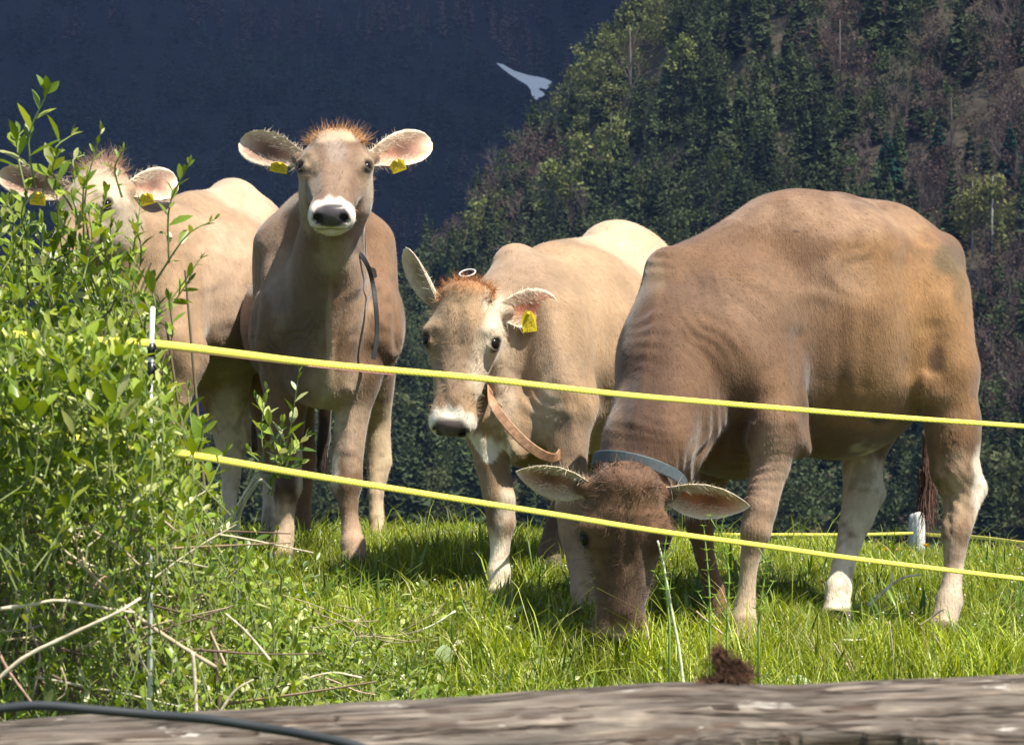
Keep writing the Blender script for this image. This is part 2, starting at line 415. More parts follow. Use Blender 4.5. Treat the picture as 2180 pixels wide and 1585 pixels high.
def uvball(c, r, axes=None, n=16):
    th = np.linspace(0, np.pi, n//2+1); ph = np.linspace(0, 2*np.pi, n, endpoint=False); v = []; f = []
    for t in th:
        for p in ph: v.append((math.sin(t)*math.cos(p), math.sin(t)*math.sin(p), math.cos(t)))
    v = np.array(v)*np.asarray(r)
    if axes is not None: v = v@np.asarray(axes)
    for i in range(n//2):
        for j in range(n): f.append((i*n+j, (i+1)*n+j, (i+1)*n+(j+1) % n, i*n+(j+1) % n))
    return v+np.asarray(c), f
def ear_tag(root, c, u, v, wd, ht, seed=0, digits=(3, 4)):
    """small plastic tag: body plate with chamfered neck, button and printed rows"""
    u = u/np.linalg.norm(u); v = v-u*(v@u); v /= np.linalg.norm(v); n = np.cross(u, v)
    if n[1] > 0: n = -n
    pr = [(-.5, -.5), (.5, -.5), (.5, .22), (.20, .5), (-.20, .5), (-.5, .22)]
    vs = []
    for s_ in (0, 1):
        for x, y in pr: vs.append(c+u*x*wd+v*y*ht+n*(.0012 if s_ else -.0012)+n*.006*(-(x*x)*2))
    k = len(pr); f = [tuple(range(k))[::-1], tuple(range(k, 2*k))]+[(i, (i+1) % k, k+(i+1) % k, k+i) for i in range(k)]
    mb = MB(); mb.add(vs, f, (.80, .58, .03))
    bv, bf = uvball(c+v*ht*.36+n*.003, (.006, .006, .004), np.array([u, v, n]), 10); mb.add(bv, bf, (.70, .48, .02))
    tg = mb.build('ear_tag', M_TAG, root, smooth=False)
    r = random.Random(seed); pb = MB()
    for row, yy in enumerate((.05, -.25)):
        nn = digits[row]
        for i in range(nn):
            x = (-.34+.68*(i+.5)/nn)*wd; h_ = ht*.16; w_ = wd*.5/nn
            o = c+u*x+v*yy*ht+n*.0020
            segs = [((-.5, .5), (.5, .5)), ((-.5, 0), (.5, 0)), ((-.5, -.5), (.5, -.5)), ((-.5, 0), (-.5, .5)), ((.5, 0), (.5, .5)), ((-.5, -.5), (-.5, 0)), ((.5, -.5), (.5, 0))]
            for s_ in r.sample(segs, 3):
                a_, b_ = s_; pb.tube([o+u*a_[0]*w_+v*a_[1]*h_, o+u*b_[0]*w_+v*b_[1]*h_], .0005, (.10, .08, .03), 4)
    p = pb.build('print', M_TAG, None); org = np.array(root.location)
    p.parent = tg; p.data.transform(Matrix.Translation(Vector(-org)))
    return tg

class Cow:
    def __init__(s, label, group, foot, coat, hO, fr, hsc, h=.0085):
        s.root = empty('young_cow', tuple(foot)); tag(s.root, label, 'cow', group)
        s.sdf = SDF(); s.coat = np.array(coat); s.fr = fr; s.O = np.asarray(hO, float); s.sc = hsc; s.ears = []; s.h = h; s.blobs = []; s.folds = []; s.shag = False; s.lines = []
    def head(s): s.T = head(s.sdf, s.O, s.fr, s.sc); return s.T
    def leg(s, pts, k=.035, hoof=True, step=0.0):
        """pts (px,py,Y,rpx) from the top; the last row is the hoof, set on the ground"""
        q = [list(a) for a in pts]; px, py, Y, r = q[-1]
        x = (px-CX)/F0*Y; gz = float(ground(x, Y)); py2 = CY-(gz+.035)/Y*F0; 
        old = q[-1][1]; y0 = q[0][1]
        for a in q[1:]: a[1] = y0+(a[1]-y0)*(py2-y0)/(old-y0)
        for i_, a in enumerate(q):
            bump_ = 0 < i_ < len(q)-1 and a[3] >= q[i_-1][3]-3        # joints stay wide, shafts are slim
            a[3] *= .94 if i_ == 0 else (.88 if bump_ else .78)
        r = q[-1][3]
        s.sdf.chain(q, k)
        c = P(q[-1][0], q[-1][1], Y); rr = r/F0*Y
        s.sdf.ell(c+V(0, -.012, -.008), np.eye(3), (rr*1.12, rr*1.3, .030), .015)
        s.sdf.cap(c+V(0, -.09, -.005), .004, c+V(0, .0, .005), .004, .012, True)
        s.blobs_h = getattr(s, 'blobs_h', [])+[c]
    def finish(s, muzzle=(.86, .80, .70), ring=.82, fur=45000, flow=(.6, .3, -.7), tuft=None, tuftc=(.42, .20, .09), pad=(.05, .042, .045)):
        vs, fs = s.sdf.mesh(s.h)
        L, Fd, N = s.fr; q = (vs-s.O)/s.sc; l, f, n = q@L, q@Fd, q@N
        sel = (np.abs(l) < .13) & (f > .10) & (f < .50) & (n > -.21)
        vs, fs = refine(vs, fs, sel)
        q = (vs-s.O)/s.sc; l, f, n = q@L, q@Fd, q@N
        sel = (np.abs(l) < .14) & (f > .09) & (f < .51) & (n > -.22)
        vs[sel] = s.sdf.project(vs[sel], 3)
        # skin folds and muscle relief, pushed along the surface normal
        nrm = np.zeros_like(vs)
        for kk in range(1): 
            tri = np.array([(q_[0], q_[1], q_[2]) for q_ in fs]); fn = np.cross(vs[tri[:, 1]]-vs[tri[:, 0]], vs[tri[:, 2]]-vs[tri[:, 0]])
            for c_ in range(3): np.add.at(nrm, tri[:, c_], fn)
        nrm /= np.linalg.norm(nrm, axis=1)[:, None]+1e-12
        qx = CX+vs[:, 0]/vs[:, 1]*F0; qy = CY-vs[:, 2]/vs[:, 1]*F0; dsp = (vnoise(vs, 7)-.5)*.012*(~sel)
        for px, py, rx, ry, ang, per, amp in s.folds:
            a_ = math.radians(ang); u_ = (qx-px)*math.cos(a_)+(qy-py)*math.sin(a_); w_ = -(qx-px)*math.sin(a_)+(qy-py)*math.cos(a_)
            m_ = np.exp(-(u_/rx)**2-(w_/ry)**2)*np.clip(-nrm[:, 1]*2, 0, 1)
            wob = (vnoise(np.stack([qx, qy, qx*0], 1), .012)-.5)*per*3.0
            dsp += amp*m_*np.sin(2*np.pi*(w_+wob)/per)
        fc = np.clip(-nrm[:, 1]*2, 0, 1)
        for x0, y0, x1, y1, wd_, amp in s.lines:                     # grooves (positive) and ridges (negative)
            ex, ey = x1-x0, y1-y0; h_ = np.clip(((qx-x0)*ex+(qy-y0)*ey)/(ex*ex+ey*ey), 0, 1)
            d_ = np.hypot(qx-x0-h_*ex, qy-y0-h_*ey)*(1+.35*(vnoise(vs, 18)-.5)); dsp -= amp*fc*np.exp(-(d_/wd_)**2)
        vs = vs+nrm*dsp[:, None]
        col = np.zeros((len(vs), 4)); col[:, :3] = s.coat
        nz = vnoise(vs, 5)-.5; nz2 = vnoise(vs, 14)-.5
        col[:, :3] *= (1+.42*nz+.26*nz2)[:, None]
        paint_blobs(vs, col, s.blobs)
        hz = vs[:, 2]-ground(vs[:, 0], vs[:, 1]); mud = np.clip((vnoise(vs*np.array((1, 1, .6)), 26)*.6+vnoise(vs, 60)*.4-.52-.10*np.clip(hz/.5, 0, 1))/.10, 0, 1)*np.clip((.62-hz)/.2, 0, 1)*.4
        col[:, :3] = col[:, :3]*(1-mud[:, None])+np.array((.13, .085, .05))*mud[:, None]
        for c in getattr(s, 'blobs_h', []):
            d = np.sqrt(((vs-c)**2*np.array((1, 1, 1.0))).sum(1)); wt = np.clip((.040-(vs[:, 2]-c[2]+.02))/.012, 0, 1)*(d < .12)
            col[:, :3] = col[:, :3]*(1-wt[:, None])+np.array((.10, .08, .06))*wt[:, None]
        if tuft:
            hq = (vs-s.O)/s.sc; wt = np.clip(1.5-np.sqrt(((hq@s.fr[0])/.075)**2+((hq@s.fr[1]-.005)/.030)**2+((hq@s.fr[2]+.03)/.05)**2), 0, 1)[:, None]*.8; col[:, :3] = col[:, :3]*(1-wt)+np.array(tuftc)*.8*wt
        head_paint(vs, col, s.T, s.fr, s.O, s.sc, muzzle, s.coat, pad, ring)
        s.skin = (vs.copy(), fs, col.copy())
        allv = [vs]; allf = list(fs); allc = [col]; off = len(vs)
        for ev, ef, ec in s.ears:
            allv.append(ev); allf += [tuple(i+off for i in q_) for q_ in ef]
            allc.append(np.concatenate([ec, np.zeros((len(ec), 1))], 1)); off += len(ev)
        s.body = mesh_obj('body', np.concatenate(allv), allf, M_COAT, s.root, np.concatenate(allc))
        for g in (-1, 1):
            c = s.T(g*.0945, .170, -.055); v_, f_ = uvball(c, (.0198*s.sc, .0230*s.sc, .0198*s.sc), np.array([L, Fd, N]), 20)
            mesh_obj('eye', v_, f_, M_EYE, s.root)
        # short coat hair lying along the body
        s.fur(fur, flow)
        if tuft:
            r = np.random.default_rng(len(vs)); K, spread, ln = tuft; K *= 4
            x = r.uniform(-1, 1, K); yb = r.uniform(-1, 1, K)
            roots = s.T(0, 0, 0)+s.sc*(x[:, None]*.080*L+(.004+.030*yb+.02*x*x)[:, None]*Fd+(-.030-.022*x*x+.018*yb)[:, None]*N)
            clump = np.stack([vnoise(roots, 70), vnoise(roots+5, 70), vnoise(roots+11, 70)], 1)-.5
            dirs = -Fd*.35+N*.42+L*(x*spread)[:, None]+clump*3.4+r.normal(0, .16, (K, 3))
            cc = np.array(tuftc)*np.clip(1+r.normal(0, .22, (K, 1))+clump[:, :1]*.9, .35, 1.7)
            v_, q_, c_ = strands(roots, dirs, r.uniform(.35, .85, K)*ln, .0016, cc, .5, 4, 5)
            mesh_obj('forelock', v_, q_, M_FUR, s.root, c_)
    def fur(s, K, flow):
        vs, fs, col = s.skin; r = np.random.default_rng(K)
        tri = np.array([(f[0], f[1], f[2]) for f in fs]); 
        a, b, c = vs[tri[:, 0]], vs[tri[:, 1]], vs[tri[:, 2]]; nn = np.cross(b-a, c-a); ar = np.linalg.norm(nn, axis=1)
        nn = nn/(ar[:, None]+1e-12); ok = (nn[:, 1] < .35) & (col[tri[:, 0], 3] < .05)
        pr = ar*ok; pr /= pr.sum(); pick = r.choice(len(tri), K, p=pr)
        u = r.random((K, 2)); m = u.sum(1) > 1; u[m] = 1-u[m]
        roots = a[pick]+(b-a)[pick]*u[:, :1]+(c-a)[pick]*u[:, 1:]; nr = nn[pick]
        fl = np.array(flow)+(np.stack([vnoise(roots, 6), vnoise(roots+9, 6), vnoise(roots+23, 6)], 1)-.5)*1.1
        q = (roots-s.O)/s.sc; inh = (q@s.fr[1] > -.02) & (q@s.fr[1] < .5) & (np.abs(q@s.fr[0]) < .15) & (q@s.fr[2] > -.22)
        fl[inh] = (-s.fr[1]*.3+(q@s.fr[0])[inh, None]*s.fr[0]*8+r.normal(0, .3, (inh.sum(), 3)))
        tg = fl-nr*(fl*nr).sum(1)[:, None]; tg /= np.linalg.norm(tg, axis=1)[:, None]+1e-6
        dirs = tg+nr*r.uniform(.18, .5, (K, 1))
        ln = r.uniform(.007, .016, K); ln[inh] *= .6
        eye = np.zeros(K, bool)
        for g in (-1, 1): eye |= np.linalg.norm(q-np.array([s.fr[0], s.fr[1], s.fr[2]]).T@V(g*.101, .171, -.052), axis=1) < .030
        if s.shag:
            q2 = q[inh]; cl = np.stack([vnoise(q2, 55), vnoise(q2+7, 55), vnoise(q2+19, 55)], 1)-.5
            dirs[inh] += cl*3.0; ln[inh] *= 1+2.2*s.shag
        ln[eye] = .0001
        cc = col[tri[pick, 0], :3]*np.clip(1+r.normal(0, .16, (K, 1)), .55, 1.6)
        side = np.cross(dirs, nr); side /= np.linalg.norm(side, axis=1)[:, None]+1e-9
        wd = .0011; rt = roots-nr*.001
        v = np.stack([rt-side*wd*.5, rt+side*wd*.5, rt+dirs*ln[:, None]], 1).reshape(-1, 3)
        mesh_obj('fur', v, np.arange(3*K).reshape(-1, 3), M_FUR, s.root, np.repeat(cc, 3, axis=0), smooth=False)
    def add_ear(s, side, tip, opn, W=.05, cup=(.9, .3), bl=(.088, .055, -.085), inner=EAR_C['inner'], tag_at=None, coat=None, fringe=900, bend=0., point=False, basec=(.60, .46, .34)):
        base = s.T(side*bl[0], bl[1], bl[2]); opn = np.asarray(opn, float)
        a, b, n, L, prof = make_ear(s.ears, base, tip, opn, W, coat if coat is not None else s.coat, cup, inner, bend, point=point, basec=basec)
        r = np.random.default_rng(int(abs(base[0])*1e4) % 9999); K = fringe
        u = .03+r.beta(1.2, 1.8, K)*.85; vv = r.choice([-1, 1], K)*r.uniform(.3, 1, K)
        cu = np.interp(u, [0, .77, 1], [cup[0], cup[1], cup[1]]); pw = np.interp(u, np.linspace(0, 1, 17), prof)
        roots = base+a*L*u[:, None]+b*(pw*vv)[:, None]+n*((cu*pw*np.abs(vv)**1.7)-.35*cu*pw)[:, None]
        dirs = -b*vv[:, None]*.5+a*.8+n*.35+r.normal(0, .25, (K, 3))
        out = r.random(K) < .45; dirs[out] = (b*vv[:, None]*1.0+a*.3+V(0, 0, -.3)+r.normal(0, .2, (K, 3)))[out]
        cc = np.array((.74, .62, .47))*(1+r.normal(0, .12, (K, 1)))
        v_, q_, c_ = strands(roots, dirs, r.uniform(.009, .024, K)*(1.2-.7*u), .0013, np.clip(cc, 0, 1), .25, 3, 3)
        mesh_obj('ear_hair', v_, q_, M_FUR, s.root, c_)
        cr = s.root
        s.sdf.cap(s.T(side*.06, bl[1], bl[2]), .032*s.sc, base+a*.035, .022*s.sc, .02)
    def tail(s, pts, c0, c1): pass
def band(root, name, pts, nrm, width, thick, mat, col):
    """flat strap through pts; nrm = outward normal per point"""
    pts = np.asarray(pts, float); nrm = np.asarray(nrm, float); t = np.gradient(pts, axis=0); t /= np.linalg.norm(t, axis=1)[:, None]
    nrm = nrm-t*(nrm*t).sum(1)[:, None]; nrm /= np.linalg.norm(nrm, axis=1)[:, None]; sd = np.cross(t, nrm)
    v = []; f = []
    for i in range(len(pts)):
        for a, b in ((-1, 0), (-.8, 1), (.8, 1), (1, 0), (.8, -1), (-.8, -1)): v.append(pts[i]+sd[i]*a*width/2+nrm[i]*b*thick/2)
    for i in range(len(pts)-1):
        for j in range(6): f.append((i*6+j, i*6+(j+1) % 6, (i+1)*6+(j+1) % 6, (i+1)*6+j))
    f += [tuple(range(6))[::-1], tuple((len(pts)-1)*6+j for j in range(6))]
    return mesh_obj(name, v, f, mat, root, np.tile(np.array(col), (len(v), 1)), smooth=False)
# ------------------------------------------------------------------ the cows
def axes(u):                         # body frame: along u (horizontal), across, up
    u = np.array([u[0], u[1], 0.]); u /= np.linalg.norm(u); return np.array([u, [u[1], -u[0], 0.], [0, 0, 1.]])
I3 = np.eye(3)
GROUP = 'young brown cows standing behind the yellow fence rope'
def px2(r, Y): return r/F0*Y

def cow_right():
    fr = frame((.02, .05, -1), (.03, -1, .02)); roll = math.radians(4)
    L, Fd, N = fr; L2 = L*math.cos(roll)-V(0, 0, 1)*math.sin(roll); fr = frame(Fd*math.cos(roll)-V(.0, 0, 0)-L*math.sin(roll)*1, N)
    Yh = 7.42
    k = Cow('large darker brown cow grazing with its head down, at the right', GROUP, (.55, 8.1, float(ground(.55, 8.1))), (.150, .082, .044), P(1342, 1012, Yh), fr, 1.04)
    s = k.sdf; T = k.head(); R = axes((.86, .46))
    s.ell(P(1775, 705, 8.28), R, (.345, .27, .378), .05)
    s.ell(P(1725, 640, 8.2), R, (.32, .22, .29), .08)
    s.ell(P(1555, 770, 8.05), R, (.25, .23, .32), .08)
    s.ell(P(1905, 640, 8.42), R, (.21, .22, .26), .08)
    s.cap(P(1490, 580, 8.05), .075, P(1640, 522, 8.2), .12, .08); s.cap(P(1500, 592, 8.05), .09, P(1700, 520, 8.25), .15, .08)
    s.cap(P(1780, 500, 8.35), .125, P(1965, 575, 8.5), .12, .06)      # pelvis ridge
    s.ell(P(1890, 478, 8.36), I3, (.07, .06, .05), .07)              # hip bone
    s.ell(P(2008, 545, 8.52), I3, (.045, .05, .055), .06)             # pin bone
    s.cap(P(1960, 640, 8.30), .14, P(2018, 790, 8.22), .090, .06)
    s.cap(P(2018, 790, 8.22), .090, P(2028, 930, 8.2), .070, .03)
    s.cap(P(1950, 740, 8.2), .07, P(1992, 840, 8.16), .045, .04)       # stifle fold
    k.leg([(2030, 900, 8.2, 62), (2032, 1000, 8.2, 58), (2042, 1060, 8.2, 44), (2035, 1130, 8.17, 38), (2030, 1210, 8.15, 29), (2022, 1275, 8.13, 33), (2008, 1330, 8.1, 36)])
    s.cap(P(2060, 930, 8.25), .020, P(2082, 1040, 8.24), .024, .03)   # hock point
    s.cap(P(2082, 1040, 8.24), .024, P(2055, 1110, 8.2), .025, .03)
    k.leg([(1850, 900, 8.5, 75), (1835, 990, 8.45, 52), (1835, 1060, 8.42, 42), (1818, 1130, 8.38, 35), (1795, 1220, 8.33, 29), (1785, 1270, 8.3, 32), (1778, 1325, 8.27, 34)])
    s.cap(P(1862, 950, 8.47), .02, P(1868, 1050, 8.45), .022, .03); s.cap(P(1868, 1050, 8.45), .022, P(1838, 1110, 8.4), .022, .03)
    s.cap(P(1955, 800, 7.93), .030, P(1955, 870, 7.95), .03, .06, True)
    s.cap(P(1708, 760, 7.80), .02, P(1712, 900, 7.86), .03, .05, True)
    s.ell(P(2002, 770, 7.99), I3, (.025, .03, .04), .05, True)
    s.ell(P(1880, 560, 7.98), I3, (.08, .05, .07), .08, True)
    # shoulder and forelegs
    s.cap(P(1580, 640, 7.96), .11, P(1635, 830, 7.86), .10, .08)
    s.cap(P(1600, 800, 7.85), .085, P(1650, 930, 7.8), .070, .06)
    s.cap(P(1672, 880, 7.84), .06, P(1700, 950, 7.84), .034, .05)    # elbow
    k.leg([(1645, 900, 7.78, 62), (1640, 985, 7.78, 53), (1618, 1070, 7.76, 40), (1608, 1120, 7.75, 36), (1596, 1180, 7.75, 27), (1588, 1260, 7.75, 25), (1583, 1300, 7.74, 30), (1588, 1345, 7.72, 33)], .03)
    k.leg([(1545, 900, 8.15, 70), (1520, 1000, 8.14, 50), (1490, 1110, 8.12, 38), (1500, 1180, 8.12, 30), (1520, 1250, 8.12, 26), (1535, 1310, 8.1, 30)])
    s.ell(P(1560, 930, 7.98), I3, (.15, .14, .11), .07)               # brisket
    # neck
    s.cap(P(1475, 640, 8.02), .12, P(1440, 770, 7.85), .160, .09)
    s.cap(P(1440, 770, 7.85), .160, P(1378, 950, 7.62), .118, .06)
    s.cap(P(1378, 950, 7.62), .118, T(0, .10, -.11), .075, .04)
    s.cap(P(1520, 760, 7.85), .12, P(1440, 1000, 7.72), .055, .06)    # throat side
    s.cap(P(1415, 570, 7.95), .05, P(1390, 760, 7.74), .07, .08)    # crest of the neck
    k.folds = [(1510, 680, 100, 80, 46, 26, .002), (1395, 640, 34, 120, 6, 30, .0035), (1500, 960, 100, 45, 94, 34, .0045), (1380, 900, 110, 60, 4, 22, .0012),
               (1700, 760, 150, 40, 80, 90, .003), (1720, 600, 60, 160, 70, 130, .003), (1610, 1000, 60, 60, 10, 20, .002), (2000, 1050, 60, 80, 20, 30, .002)]
    k.lines = [(1700, 720, 1712, 900, 22, .014), (1932, 560, 1950, 780, 34, .014), (1850, 450, 1905, 520, 26, -.012), (1520, 600, 1625, 820, 34, -.014), (1480, 720, 1580, 900, 26, .014),
               (2012, 640, 2042, 840, 30, -.012), (1985, 700, 1992, 790, 16, .007), (1968, 800, 1950, 885, 10, -.012), (1640, 560, 1690, 700, 40, .008), (1745, 560, 1735, 800, 16, .004), (1795, 560, 1785, 820, 16, .004), (1845, 570, 1835, 820, 16, .004),
               (1400, 620, 1350, 900, 12, -.006), (1600, 905, 1592, 960, 10, -.010), (2010, 1000, 2020, 1130, 8, .006), (1700, 900, 1715, 960, 14, -.012), (1330, 1060, 1335, 1200, 10, .005), (1300, 1160, 1290, 1260, 10, .006), (1375, 1170, 1385, 1250, 10, .006)]
    # tail hanging behind the legs
    s.chain([(2000, 560, 8.62, 22), (2030, 640, 8.72, 18), (2010, 760, 8.72, 16), (1978, 930, 8.62, 14), (1972, 1030, 8.6, 11)], .02)
    tipL = P(1098, 1004, 7.50); tipR = P(1597, 1078, 7.50); co = (.33, .20, .125)
    k.add_ear(-1, tipL, V(-.15, -1, -.55), .052, (.75, .35), coat=co, bl=(.080, .045, -.085), inner=(.42, .20, .13), point=True, basec=(.30, .19, .12))
    k.add_ear(1, tipR, V(.15, -1, -.50), .052, (.75, .35), coat=co, bl=(.080, .045, -.085), inner=(.50, .17, .08), point=True, basec=(.30, .19, .12))
    d = (.060, .030, .019); tan = (.31, .17, .068); pale = (.62, .50, .38)
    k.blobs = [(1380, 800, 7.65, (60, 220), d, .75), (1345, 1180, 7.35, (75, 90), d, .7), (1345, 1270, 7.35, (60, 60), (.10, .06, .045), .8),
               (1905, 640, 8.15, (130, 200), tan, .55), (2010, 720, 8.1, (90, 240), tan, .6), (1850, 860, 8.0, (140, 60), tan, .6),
               (1650, 640, 8.0, (200, 70), (.21, .13, .08), .5), (1730, 470, 8.3, (230, 60), (.30, .195, .125), .7),  # lighter back top includes sunlight painted into the coat
               (1840, 700, 8.0, (60, 50), d, .3), (2012, 555, 8.35, (34, 40), (.085, .062, .030), .85), (2040, 590, 8.35, (16, 60), (.12, .085, .04), .6), (1995, 765, 8.1, (20, 34), (.06, .035, .02), .8), (1690, 680, 8.0, (60, 60), (.11, .065, .037), .5), (1800, 590, 8.0, (80, 50), (.24, .155, .095), .5), (1600, 700, 7.9, (50, 90), (.20, .12, .075), .4), (1715, 850, 7.95, (14, 90), (.07, .04, .025), .6), (1640, 850, 7.8, (50, 60), (.20, .115, .06), .5), (1500, 620, 7.9, (70, 50), (.10, .06, .04), .5), (1350, 900, 7.6, (22, 120), (.05, .028, .02), .6), (1790, 950, 8.0, (90, 40), (.10, .055, .028), .6), (1870, 890, 8.0, (26, 14), (.05, .035, .02), .8), (1694, 493, 8.1, (5, 3), (.03, .02, .015), .9),  # among the coat patches, shade painted in groin hollow and elbow crease
               (1640, 985, 7.7, (50, 90), (.40, .27, .19), .6), (1640, 1050, 7.7, (60, 100), (.44, .31, .22), .5),
               (1592, 1240, 7.7, (50, 130), (.52, .40, .28), .9), (1608, 1150, 7.7, (24, 45), (.25, .15, .09), .6),
               (1835, 1060, 8.4, (70, 110), (.60, .52, .40), .9), (1795, 1230, 8.3, (60, 130), (.80, .70, .56), .95),  # bright patch on the far hind leg is light painted into the coat
               (2035, 1080, 8.1, (60, 120), (.50, .37, .25), .6), (2020, 1250, 8.1, (60, 100), (.62, .50, .38), .85), (2085, 1030, 8.25, (16, 80), (.80, .72, .60), .8),  # lit edge of the hock point painted pale
               (2050, 1135, 8.1, (20, 34), (.20, .12, .07), .7), (2005, 1110, 8.1, (16, 24), (.24, .15, .09), .6), (2030, 1185, 8.1, (14, 26), (.22, .14, .09), .6),
               (1393, 590, 7.85, (24, 55), (.34, .25, .15), .4), (1750, 930, 8.0, (50, 40), (.17, .09, .05), .5),
               (1970, 1010, 8.6, (22, 140), (.10, .05, .04), .9)]
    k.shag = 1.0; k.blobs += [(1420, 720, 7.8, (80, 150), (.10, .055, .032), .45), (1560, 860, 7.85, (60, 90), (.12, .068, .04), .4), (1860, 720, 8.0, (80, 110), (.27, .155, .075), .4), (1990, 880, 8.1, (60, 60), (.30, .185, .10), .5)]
    k.finish(ring=.12, fur=60000, flow=(.5, .2, -.8), tuft=(260, .4, .035), tuftc=(.20, .11, .07))
    # tail switch
    r = np.random.default_rng(3); K = 260; t0 = P(1974, 1000, 8.6)
    v_, q_, c_ = strands(t0+r.normal(0, .010, (K, 3)), V(0, 0, -1)+r.normal(0, .07, (K, 3)), r.uniform(.08, .2, K), .003, np.clip(np.array((.10, .05, .035))*(1+r.normal(0, .3, (K, 1))), 0, 1), .1, 4, 8)
    mesh_obj('tail_switch', v_, q_, M_FUR, k.root, c_)
    th = np.linspace(-2.2, 2.3, 40); c = P(1362, 990, 7.60); ctr = np.array(c)
    A = .128; B = .125
    pts = np.array([ctr+V(A*math.sin(a), -B*math.cos(a), .0)+V(0, 0, 1)*(-.035*math.sin(a)-.028*(1-math.cos(a))*1.3+.012) for a in th])
    nr = np.array([V(math.sin(a), -math.cos(a), .1) for a in th])
    band(k.root, 'collar', pts, nr, .034, .004, M_WEB, (.065, .085, .095))
    return k

def cow_middle():
    fr = frame((-.07, -.34, -.93), (-.12, -.9, .4))
    L, Fd, N = fr; a = math.radians(5); fr = frame(Fd-L*math.sin(a)*.6, N)
    Yh = 8.32
    k = Cow('pale fawn cow with one ear up and a leather collar, head lowered, in the middle', GROUP, (.2, 8.9, float(ground(.2, 8.9))), (.36, .242, .142), P(992, 600, Yh), fr, 1.0)
    s = k.sdf; T = k.head(); R = axes((.33, .94))
    s.ell(P(1130, 775, 8.70), R, (.30, .20, .325), .07)
    s.ell(P(1235, 745, 9.05), R, (.45, .27, .34), .08)
    s.ell(P(1325, 660, 9.45), R, (.25, .24, .27), .08)
    s.cap(P(1095, 560, 8.72), .060, P(1120, 640, 8.68), .11, .08)     # withers
    s.cap(P(1170, 570, 8.95), .065, P(1345, 545, 9.5), .080, .09)
    s.ell(P(1305, 512, 9.42), I3, (.07, .07, .05), .08); s.ell(P(1262, 560, 9.2), I3, (.05, .06, .05), .07)
    s.cap(P(1170, 690, 8.5), .12, P(1205, 850, 8.40), .10, .07)       # left shoulder
    s.cap(P(1060, 700, 8.6), .09, P(1060, 850, 8.5), .09, .07)
    s.cap(P(1090, 650, 8.62), .10, T(0, .12, -.16), .085, .07)        # neck
    s.cap(P(1100, 770, 8.55), .13, T(0, .15, -.20), .06, .06)
    s.cap(P(1060, 780, 8.42), .03, P(1105, 960, 8.36), .022, .05)     # dewlap
    s.ell(P(1120, 900, 8.45), I3, (.11, .09, .09), .07)
    k.leg([(1040, 900, 8.45, 58), (1045, 990, 8.42, 46), (1062, 1070, 8.40, 38), (1066, 1120, 8.40, 34), (1064, 1180, 8.40, 26), (1062, 1230, 8.39, 29), (1060, 1275, 8.38, 33)])
    k.leg([(1205, 900, 8.38, 56), (1215, 1000, 8.34, 44), (1218, 1090, 8.30, 37), (1222, 1140, 8.28, 33), (1236, 1220, 8.22, 27), (1242, 1270, 8.18, 30), (1246, 1310, 8.15, 35)])
    k.leg([(1250, 930, 9.3, 60), (1215, 1030, 9.25, 36), (1200, 1100, 9.2, 32), (1180, 1180, 9.1, 26), (1166, 1250, 9.0, 30)])
    k.leg([(1340, 930, 9.2, 60), (1330, 1030, 9.15, 38), (1335, 1100, 9.1, 32), (1320, 1180, 9.0, 25), (1310, 1250, 8.9, 30)])
    s.chain([(1370, 520, 9.7, 18), (1395, 600, 9.75, 14), (1395, 800, 9.72, 11), (1390, 1000, 9.7, 10)], .02)
    co = (.70, .58, .44)
    k.add_ear(-1, P(862, 528, 8.42), V(-.75, -.55, -.35), .050, (.75, .4), coat=(.82, .72, .58), inner=(.55, .36, .26), bl=(.085, .055, -.085))
    k.add_ear(1, P(1190, 652, 8.40), V(.1, -1, .0), .060, (.36, .10), coat=co, inner=(.58, .22, .12), bl=(.085, .055, -.085))
    pale = (.80, .72, .58); d = (.30, .21, .14)
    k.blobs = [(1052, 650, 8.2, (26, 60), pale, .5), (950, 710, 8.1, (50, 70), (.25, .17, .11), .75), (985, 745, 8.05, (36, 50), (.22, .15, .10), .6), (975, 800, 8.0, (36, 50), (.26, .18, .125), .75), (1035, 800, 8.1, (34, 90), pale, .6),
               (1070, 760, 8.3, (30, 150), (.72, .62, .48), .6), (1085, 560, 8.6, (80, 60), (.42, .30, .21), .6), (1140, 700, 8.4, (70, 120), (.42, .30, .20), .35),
               (1150, 790, 8.4, (90, 60), (.36, .26, .18), .5), (1290, 530, 9.3, (170, 110), (.60, .46, .31), .7), (1160, 880, 8.4, (40, 60), pale, .3), (1090, 930, 8.4, (22, 70), (.6, .5, .36), .4),  # rump top: pale hair plus painted sunlight; lit dewlap band painted too
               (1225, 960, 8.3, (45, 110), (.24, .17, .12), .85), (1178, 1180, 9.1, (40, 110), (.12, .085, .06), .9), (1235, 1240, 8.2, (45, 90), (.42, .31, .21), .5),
               (1045, 1100, 8.35, (22, 34), (.16, .10, .06), .8), (1078, 1075, 8.35, (22, 44), pale, .5), (1062, 1200, 8.35, (36, 70), (.82, .72, .56), .9), (1225, 940, 8.9, (80, 50), (.45, .32, .16), .6)]  # sunlit right side of the left foreleg painted pale
    k.folds = [(1130, 850, 70, 60, 60, 50, .003)]
    k.shag = .5; k.blobs += [(1130, 610, 8.6, (90, 60), (.25, .165, .105), .5), (1230, 690, 8.8, (80, 130), (.46, .32, .20), .4), (1080, 820, 8.4, (60, 70), (.27, .19, .12), .45)]
